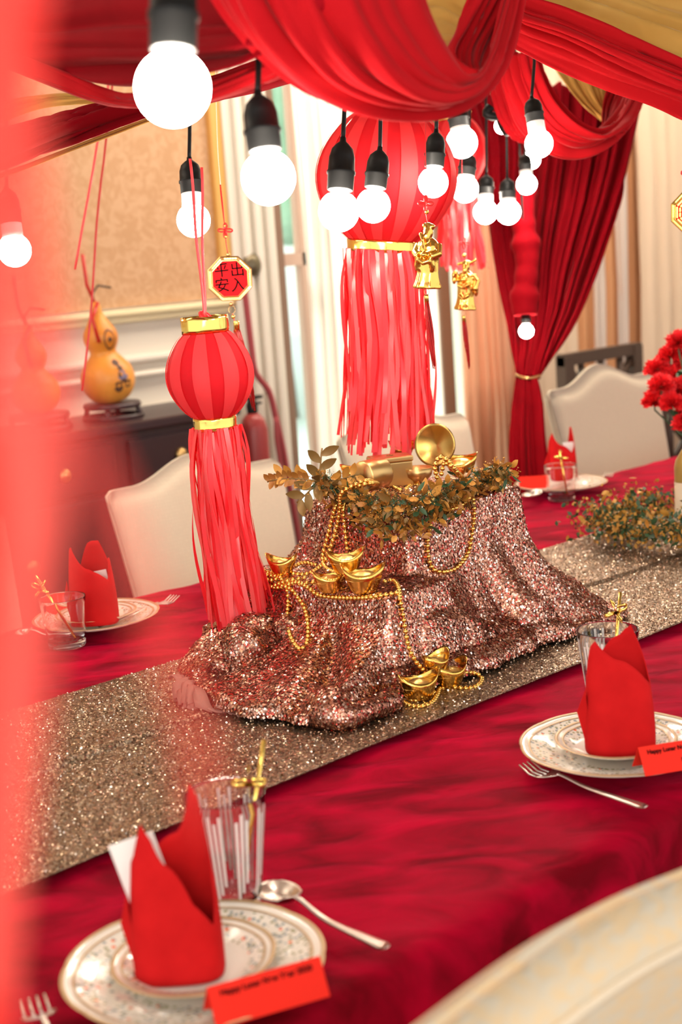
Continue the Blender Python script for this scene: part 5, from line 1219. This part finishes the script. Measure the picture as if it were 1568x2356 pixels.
# ------------------------------------------------------------------ hanging charms
def cordline(t_, pts, r_, m_, nm='cord'):
    base_ = t_.location; v, f = tube(cr([Vector(q)-base_ for q in pts], 16).tolist(), r_, 6); return obj(nm, v, f, m_, t_)
def knot(t_, ctr, s, m_='satin'):
    base_ = t_.location; pts = []
    for i in range(60):
        a = i/59*2*math.pi; q = math.cos(3*a)*.55+.45*math.cos(a*2); pts.append(ctr-base_+RT*(s*(math.sin(a)*(.6+.5*math.cos(4*a))))+UP*(s*(math.cos(a)*(.6+.5*math.cos(4*a))))+FW*(.1*s*math.sin(5*a)))
    v, f = tube([tuple(q) for q in pts], s*.13, 6); obj('chinese_knot', v, f, m_, t_)
def ballp(t_, ctr, r_, m_, nm='bead'):
    v, f = lathe([(r_*math.sin(math.pi*i/8), -r_*math.cos(math.pi*i/8)) for i in range(9)], 14); base_ = t_.location; obj(nm, [Vector(q)+ctr-base_ for q in v], f, m_, t_)
def ringp_(t_, ctr, r_, m_):
    base_ = t_.location; v, f = tube([tuple(ctr-base_+RT*(r_*math.cos(a))+UP*(r_*1.2*math.sin(a))) for a in np.linspace(0, 2*math.pi, 20)], .0004, 5); obj('link_ring', v, f, m_, t_)
def tassel(t_, px, py0, py1, d, wpx, seed, lean=0):
    base_ = t_.location; top = P(px, py0, d); ln = (P(px, py1, d)-top).length; w_ = wpx*d/FPX/2; rr = random.Random(seed)
    v, f = lathe([(0, 0), (w_*.75, 0), (w_*.8, -.003), (w_*.8, -ln*.12), (0, -ln*.12)], 14); obj('tassel_cap', [Vector(q)+top-base_ for q in v], f, 'foil', t_)
    V, F = [], []
    for k in range(46):
        a = rr.uniform(0, 6.28); r_ = w_*math.sqrt(rr.random()); L_ = ln*rr.uniform(.78, 1); pts = []
        for i in range(7):
            s = i/6; pts.append(top-base_+Vector((r_*math.cos(a)*(1-.3*s)+.002*math.sin(s*5+a), r_*math.sin(a)*(1-.3*s), -ln*.1-(L_-ln*.1)*s))+RT*(lean*s))
        v, f = tube([tuple(q) for q in pts], .0005, 3); b0 = len(V); V += v; F += [tuple(i+b0 for i in q) for q in f]
    o = obj('tassel_threads', V, F, 'satin', t_); o['kind'] = 'stuff'
def octagon(px, py, wpx, d, front, label, yaw):
    c_ = P(px, py, d); r_ = wpx*d/FPX/2/math.cos(math.pi/8)*1.0
    t_ = thing('octagonal_charm', label, 'charm', tuple(c_), 0, 'hanging new year charms')
    z = (CAM-c_).normalized(); x = UP.cross(z).normalized(); y = z.cross(x)
    q0 = Matrix((x, y, z)).transposed() @ Matrix.Rotation(yaw, 3, 'Z')
    def ring_(rs, zs): return [q0 @ Vector((rs*math.cos(math.pi/8+k*math.pi/4), rs*math.sin(math.pi/8+k*math.pi/4), zs)) for k in range(8)]
    rows = [ring_(r_*.97, -.003), ring_(r_, -.002), ring_(r_, .002), ring_(r_*.97, .0032), ring_(r_*.93, .0026), ring_(r_*.86, .0020), ring_(r_*.82, .003), ring_(r_*.79, .0032), ring_(r_*.77, .0008)]
    V = [q for r__ in rows for q in r__]; F = [(j*8+i, j*8+(i+1) % 8, (j+1)*8+(i+1) % 8, (j+1)*8+i) for j in range(len(rows)-1) for i in range(8)]; F.append(tuple(range(8))[::-1])
    obj('gold_frame', V, F, 'old_gold' if front == 'text' else 'gold', t_, False)
    for k in range(8):   # raised meander blocks on the frame
        a0, a1 = math.pi/8+k*math.pi/4, math.pi/8+(k+1)*math.pi/4
        for j in range(5):
            s = (j+.7)/6.4; p0 = Vector((math.cos(a0), math.sin(a0), 0))*(1-s)+Vector((math.cos(a1), math.sin(a1), 0))*s; ctr = p0*(r_*.895); tdir = (Vector((math.cos(a1), math.sin(a1), 0))-Vector((math.cos(a0), math.sin(a0), 0))).normalized(); nd = Vector((-tdir.y, tdir.x, 0))
            a_, b_ = r_*.045, r_*.03; vs_ = [ctr+tdir*sx*a_+nd*sy*b_+Vector((0, 0, zz)) for zz in (.002, .0036) for sx, sy in ((-1, -1), (1, -1), (1, 1), (-1, 1))]
            obj('frame_stud', [q0 @ q for q in vs_], [(4, 5, 6, 7), (0, 1, 5, 4), (1, 2, 6, 5), (2, 3, 7, 6), (3, 0, 4, 7)], 'foil', t_, False)
    obj('red_face', ring_(r_*.785, .0012), [tuple(range(8))], 'charm_red', t_, False)
    if front == 'text':
        for ch, dx, dy in (('出', .32, .33), ('入', .32, -.30), ('平', -.34, .33), ('安', -.34, -.30)):
            mm = Matrix.Translation(q0 @ Vector((dx*r_, dy*r_, .0016))) @ (q0.to_4x4() @ Matrix.Rotation(R(4), 4, 'Z'))
            text_mesh(ch, r_*.64, 'lettering', 'ink', t_, mm, .0003, .0002)
    else:
        for k in range(8):
            a0 = k*math.pi/4; nd = Vector((math.cos(a0), math.sin(a0), 0)); td = Vector((-nd.y, nd.x, 0))
            for j in range(3):
                rad_ = r_*(.66-.13*j); hw_ = rad_*.36
                broken = (k*3+j*5) % 3 != 0
                for seg in (((-1, -.12), (.12, 1)) if broken else ((-1, 1),)):
                    b_ = r_*.033; vs_ = [nd*(rad_+sy*b_)+td*(hw_*sx)+Vector((0, 0, .0016)) for sx, sy in ((seg[0], -1), (seg[1], -1), (seg[1], 1), (seg[0], 1))]
                    obj('trigram_bar', [q0 @ q for q in vs_], [(0, 1, 2, 3)], 'foil', t_, False)
    return t_, c_, q0, r_
t, c_, q0, r_ = octagon(529, 641, 101, 2.62, 'text', 'octagonal gold-framed charm with black Chinese characters on red', R(3))
d = 2.62
for px in (528, 536): pass
cordline(t, [P(524, 585, d), P(520, 560, d), P(517, 530, d), P(513, 480, d), P(507, 425, d)], .0010, 'satin'); cordline(t, [P(520, 540, d), P(514, 500, d), P(508, 450, d), P(506, 425, d)], .0010, 'satin')
cordline(t, [P(507, 425, d), P(500, 330, d), P(495, 150, d)], .0004, 'collar', 'thread')
knot(t, P(518, 530, d), .012); ballp(t, P(519, 545, d), .0028, 'foil'); ballp(t, P(516, 520, d), .0025, 'foil')
obj('thread', *tube([P(495, 150, d)-t.location, skyhook(P(495, 150, d))-t.location], .0004, 4), 'collar', t)
ballp(t, P(524, 586, d), .004, 'old_gold', 'hanger'); ballp(t, P(531, 700, d), .004, 'old_gold', 'hanger')
ringp_(t, P(533, 713, d), .006, 'old_gold'); cordline(t, [P(535, 722, d), P(538, 735, d), P(541, 748, d)], .001, 'satin'); ballp(t, P(536, 729, d), .004, 'foil')
tassel(t, 543, 738, 950, d, 18, 5, .02)
t, c_, q0, r_ = octagon(1592, 487, 96, 2.62, 'trigram', 'octagonal gold charm with red trigram face at the right edge', 0)
cordline(t, [P(1592, 438, d), P(1592, 380, d), P(1590, 100, d), skyhook(P(1590, 100, d))], .0010, 'satin'); knot(t, P(1588, 398, d), .016); ballp(t, P(1592, 438, d), .004, 'old_gold', 'hanger'); tassel(t, 1594, 545, 720, d, 18, 6)

def figure(px, py0, py1, d, pose, label):
    """hollow gilt figurine, one continuous remeshed body"""
    top, bot = P(px, py0, d), P(px, py1, d); h = (top-bot).length
    t_ = thing('gold_figurine', label, 'charm', tuple(bot), 0, 'hanging new year charms')
    X = Vector((RT.x, RT.y, 0)).normalized(); Yv = Vector((-FW.x, -FW.y, 0)).normalized(); Z = Vector((0, 0, 1))
    Q = Matrix((X, Yv, Z)).transposed() @ Matrix.Rotation(.45, 3, 'Z') @ Matrix.Rotation(R(5), 3, 'Y')
    parts = []
    def ell(cx, cy, cz, a, b_, c2, rz_=0.):
        v, f = lathe([(math.sin(math.pi*i/10), -math.cos(math.pi*i/10)) for i in range(11)], 16); m_ = Matrix.Rotation(rz_, 3, 'Y'); parts.append(([m_ @ Vector((x*a, y*b_, z*c2))+Vector((cx, cy, cz)) for x, y, z in v], f))
    def tb(pts, r_, rf=None): parts.append(tube(pts, r_, 12, rf))
    v, f = lathe([(0, 0), (.215, 0), (.225, .03), (.19, .12), (.165, .25), (.175, .42), (.19, .55), (.185, .66), (.13, .74), (.07, .78), (0, .79)], 32, fn=lambda a, r_, z: 1+(.10*math.sin(a*7+z*3) if z < .3 else .03*math.sin(a*7))); parts.append(([(x, y*.78, z) for x, y, z in v], f))
    if pose == 0:
        ell(0, .04, .86, .085, .085, .10); ell(-.0, .10, .80, .06, .05, .10); ell(0, .0, .955, .10, .09, .05)   # head, beard, cap
        ell(-.055, .03, .965, .05, .05, .045); ell(.06, .03, .955, .05, .05, .045); ell(0, .03, .99, .04, .04, .03)
        tb([(-.16, .0, .68), (-.19, .08, .55), (-.10, .16, .50)], .065); tb([(.16, 0, .68), (.20, .08, .54), (.10, .17, .50)], .065)   # sleeves
        tb([(-.10, .15, .50), (-.14, .13, .36), (-.13, .12, .28)], .045, lambda s: 1.2-.5*s); tb([(.1, .16, .50), (.13, .14, .36), (.12, .12, .28)], .045, lambda s: 1.2-.5*s)
        tb([(-.09, .18, .46), (0, .21, .40), (.10, .19, .44)], .04); ell(0, .2, .53, .06, .05, .045); tb([(.0, .17, .60), (-.02, .20, .75), (-.08, .17, .86)], .028)   # scroll ingot in the hands
    else:
        ell(0, .04, .87, .08, .08, .095); ell(0, .10, .80, .05, .045, .09); ell(0, 0, .955, .085, .08, .05)
        tb([(-.05, .0, .94), (-.14, .0, .93), (-.20, 0, .90)], .030); tb([(.05, 0, .94), (.13, 0, .97), (.20, 0, 1.02)], .030)   # hat wings
        tb([(-.15, 0, .68), (-.24, .06, .62), (-.20, .14, .72)], .06); ell(-.19, .14, .74, .055, .045, .06); ell(-.21, .13, .60, .05, .04, .09)
        tb([(.15, 0, .70), (.25, .04, .60), (.22, .10, .42)], .065); ell(.24, .06, .40, .05, .05, .12)
        tb([(-.12, .16, .50), (0, .20, .46), (.14, .16, .54)], .035); tb([(-.1, .15, .30), (0, .19, .24), (.12, .15, .32)], .03); ell(0, .17, .62, .07, .05, .06)
    V, F = join(parts)
    o = obj('figure_body', [Q @ (Vector(q)*h) for q in V], F, 'gold', t_)
    rm = o.modifiers.new('merge', 'REMESH'); rm.mode = 'VOXEL'; rm.voxel_size = h*.016; rm.use_smooth_shade = True
    sm = o.modifiers.new('soften', 'SMOOTH'); sm.factor = .5; sm.iterations = 2
    return t_
d = 2.2
t = figure(983, 517, 664, d, 0, 'gold figurine charm in flowing robes right of the big lantern')
cordline(t, [P(985, 520, d), P(981, 500, d), P(979, 488, d)], .0008, 'satin'); ballp(t, P(981, 488, d), .0035, 'foil'); knot(t, P(979, 468, d), .011)
cordline(t, [P(979, 458, d), P(979, 380, d), P(977, 250, d), (P(976, 120, d)), skyhook(P(976, 120, d))], .0008, 'satin')
ringp_(t, P(981, 671, d), .004, 'old_gold'); tassel(t, 980, 678, 850, d, 13, 7, .006)
d = 2.9
t = figure(1070, 600, 713, d, 1, 'gold figurine charm with winged hat hanging further back')
cordline(t, [P(1070, 602, d), P(1067, 590, d), P(1066, 580, d)], .0008, 'satin'); ballp(t, P(1067, 588, d), .0045, 'foil'); knot(t, P(1067, 560, d), .010)
cordline(t, [P(1066, 550, d), P(1064, 500, d), P(1062, 420, d), P(1060, 150, d), skyhook(P(1060, 150, d))], .0007, 'tissue_b')
ringp_(t, P(1066, 720, d), .004, 'old_gold'); tassel(t, 1066, 726, 850, d, 11, 9, .006)
# cords of the canopy behind the haze
tag(obj('red_cord', *tube(cr([skyhook(P(262, 100, 3.3)), P(262, 100, 3.3), P(243, 330, 3.3), P(232, 420, 3.3), P(222, 520, 3.3), P(214, 650, 3.3), P(205, 760, 3.3), P(188, 900, 3.3)], 24).tolist(), .0028, 6), 'satin'), 'thin red cord hanging down in front of the front gourd', 'cord')
tag(obj('red_cord', *tube(cr([skyhook(P(255, 100, 3.0)), P(255, 100, 3.0), P(222, 340, 3.0), P(205, 440, 3.0), P(190, 520, 3.0), P(172, 620, 3.0)], 20).tolist(), .0026, 6), 'tissue_b'), 'thin red cord slanting left of the other, against the wallpaper', 'cord')

fr = thing('canopy_frame', 'slatted wooden canopy frame above the picture that carries cloth and cords', 'frame', (2.0, 1.7, ZTOP))
for x in (-.1, 3.9):
    for y in (.3, 3.1): obj('post', *boxg(x-.03, x+.03, y-.03, y+.03, 0, ZTOP), 'mid_wood', fr, False, True) if (x, y) not in ((-.1, .3), (3.9, 3.1), (-.1, 3.1)) else None
for y in (.3, 3.1): obj('beam', *boxg(-.2, 4.0, y-.03, y+.03, ZTOP+.02, ZTOP+.08), 'mid_wood', fr, False, True)
for q in TOPS: obj('slat', *boxg(q.x-.012, q.x+.012, .3, 3.15, q.z, q.z+.022), 'mid_wood', fr, False, True)
# ------------------------------------------------------------------ ribbons hanging close to the lens at the left
t = thing('near_ribbon_fringe', 'blurred sheer red ribbons hanging very near at the left edge', 'ribbons', tuple(P(-30, -400, .3)))
rr = random.Random(21)
def nearrib(pts, w_, tw=.3):
    A = cr([P(*q) for q in pts], 30); V = []
    for i, q in enumerate(A):
        q = Vector(q); a = tw*math.sin(i*.35+w_*900); wv = (RT*math.cos(a)+FW*math.sin(a))*w_*.5; V += [q-wv, q+wv]
    obj('ribbon', V, [(2*i, 2*i+1, 2*i+3, 2*i+2) for i in range(29)], 'sheer_red', t, True, True)
for x0, d_ in ((-150, .27), (-115, .25), (-80, .29), (-50, .26), (-25, .31)):
    nearrib([(x0+30, -420, d_), (x0+25+rr.uniform(-10, 10), 200, d_), (x0-35, 520, d_), (x0-25, 800, d_), (x0+rr.uniform(-5, 15), 1200, d_), (x0+15, 1700, d_), (x0+5, 2500, d_)], .0072)
nearrib([(80, -420, .24), (70, -100, .24), (40, 150, .24), (-30, 420, .24), (-80, 700, .24)], .0070)
t = thing('near_tissue', 'faint veil of red tissue very near the lens at the left', 'tissue', tuple(P(40, -420, .24)))
def veil(pts, w_, m_):
    A = cr([P(*q) for q in pts], 40); V = []
    for i, q in enumerate(A):
        q = Vector(q); ww = w_*(.55+.45*math.sin(math.pi*i/39)); V += [q-RT*ww*.5, q, q+RT*ww*.5]
    F = gridfaces(40, 3); obj('tissue_strip', V, F, m_, t, True, True)
veil([(0, -420, .24), (0, 100, .24), (30, 420, .23), (60, 700, .22), (80, 900, .22), (90, 1100, .22), (90, 1280, .22)], .0125, 'organza')
veil([(40, 200, .22), (60, 600, .215), (130, 880, .21), (230, 1100, .21), (330, 1380, .21), (430, 1620, .21), (480, 1900, .21)], .0070, 'organza_thin')
veil([(-20, 500, .24), (30, 900, .24), (70, 1200, .24), (50, 1500, .24), (10, 1900, .24), (-20, 2300, .24)], .0110, 'organza')
veil([(-10, 500, .26), (10, 800, .26), (40, 1100, .26), (20, 1500, .26), (0, 2000, .26), (0, 2500, .26)], .0080, 'organza')
print('beads', NB)
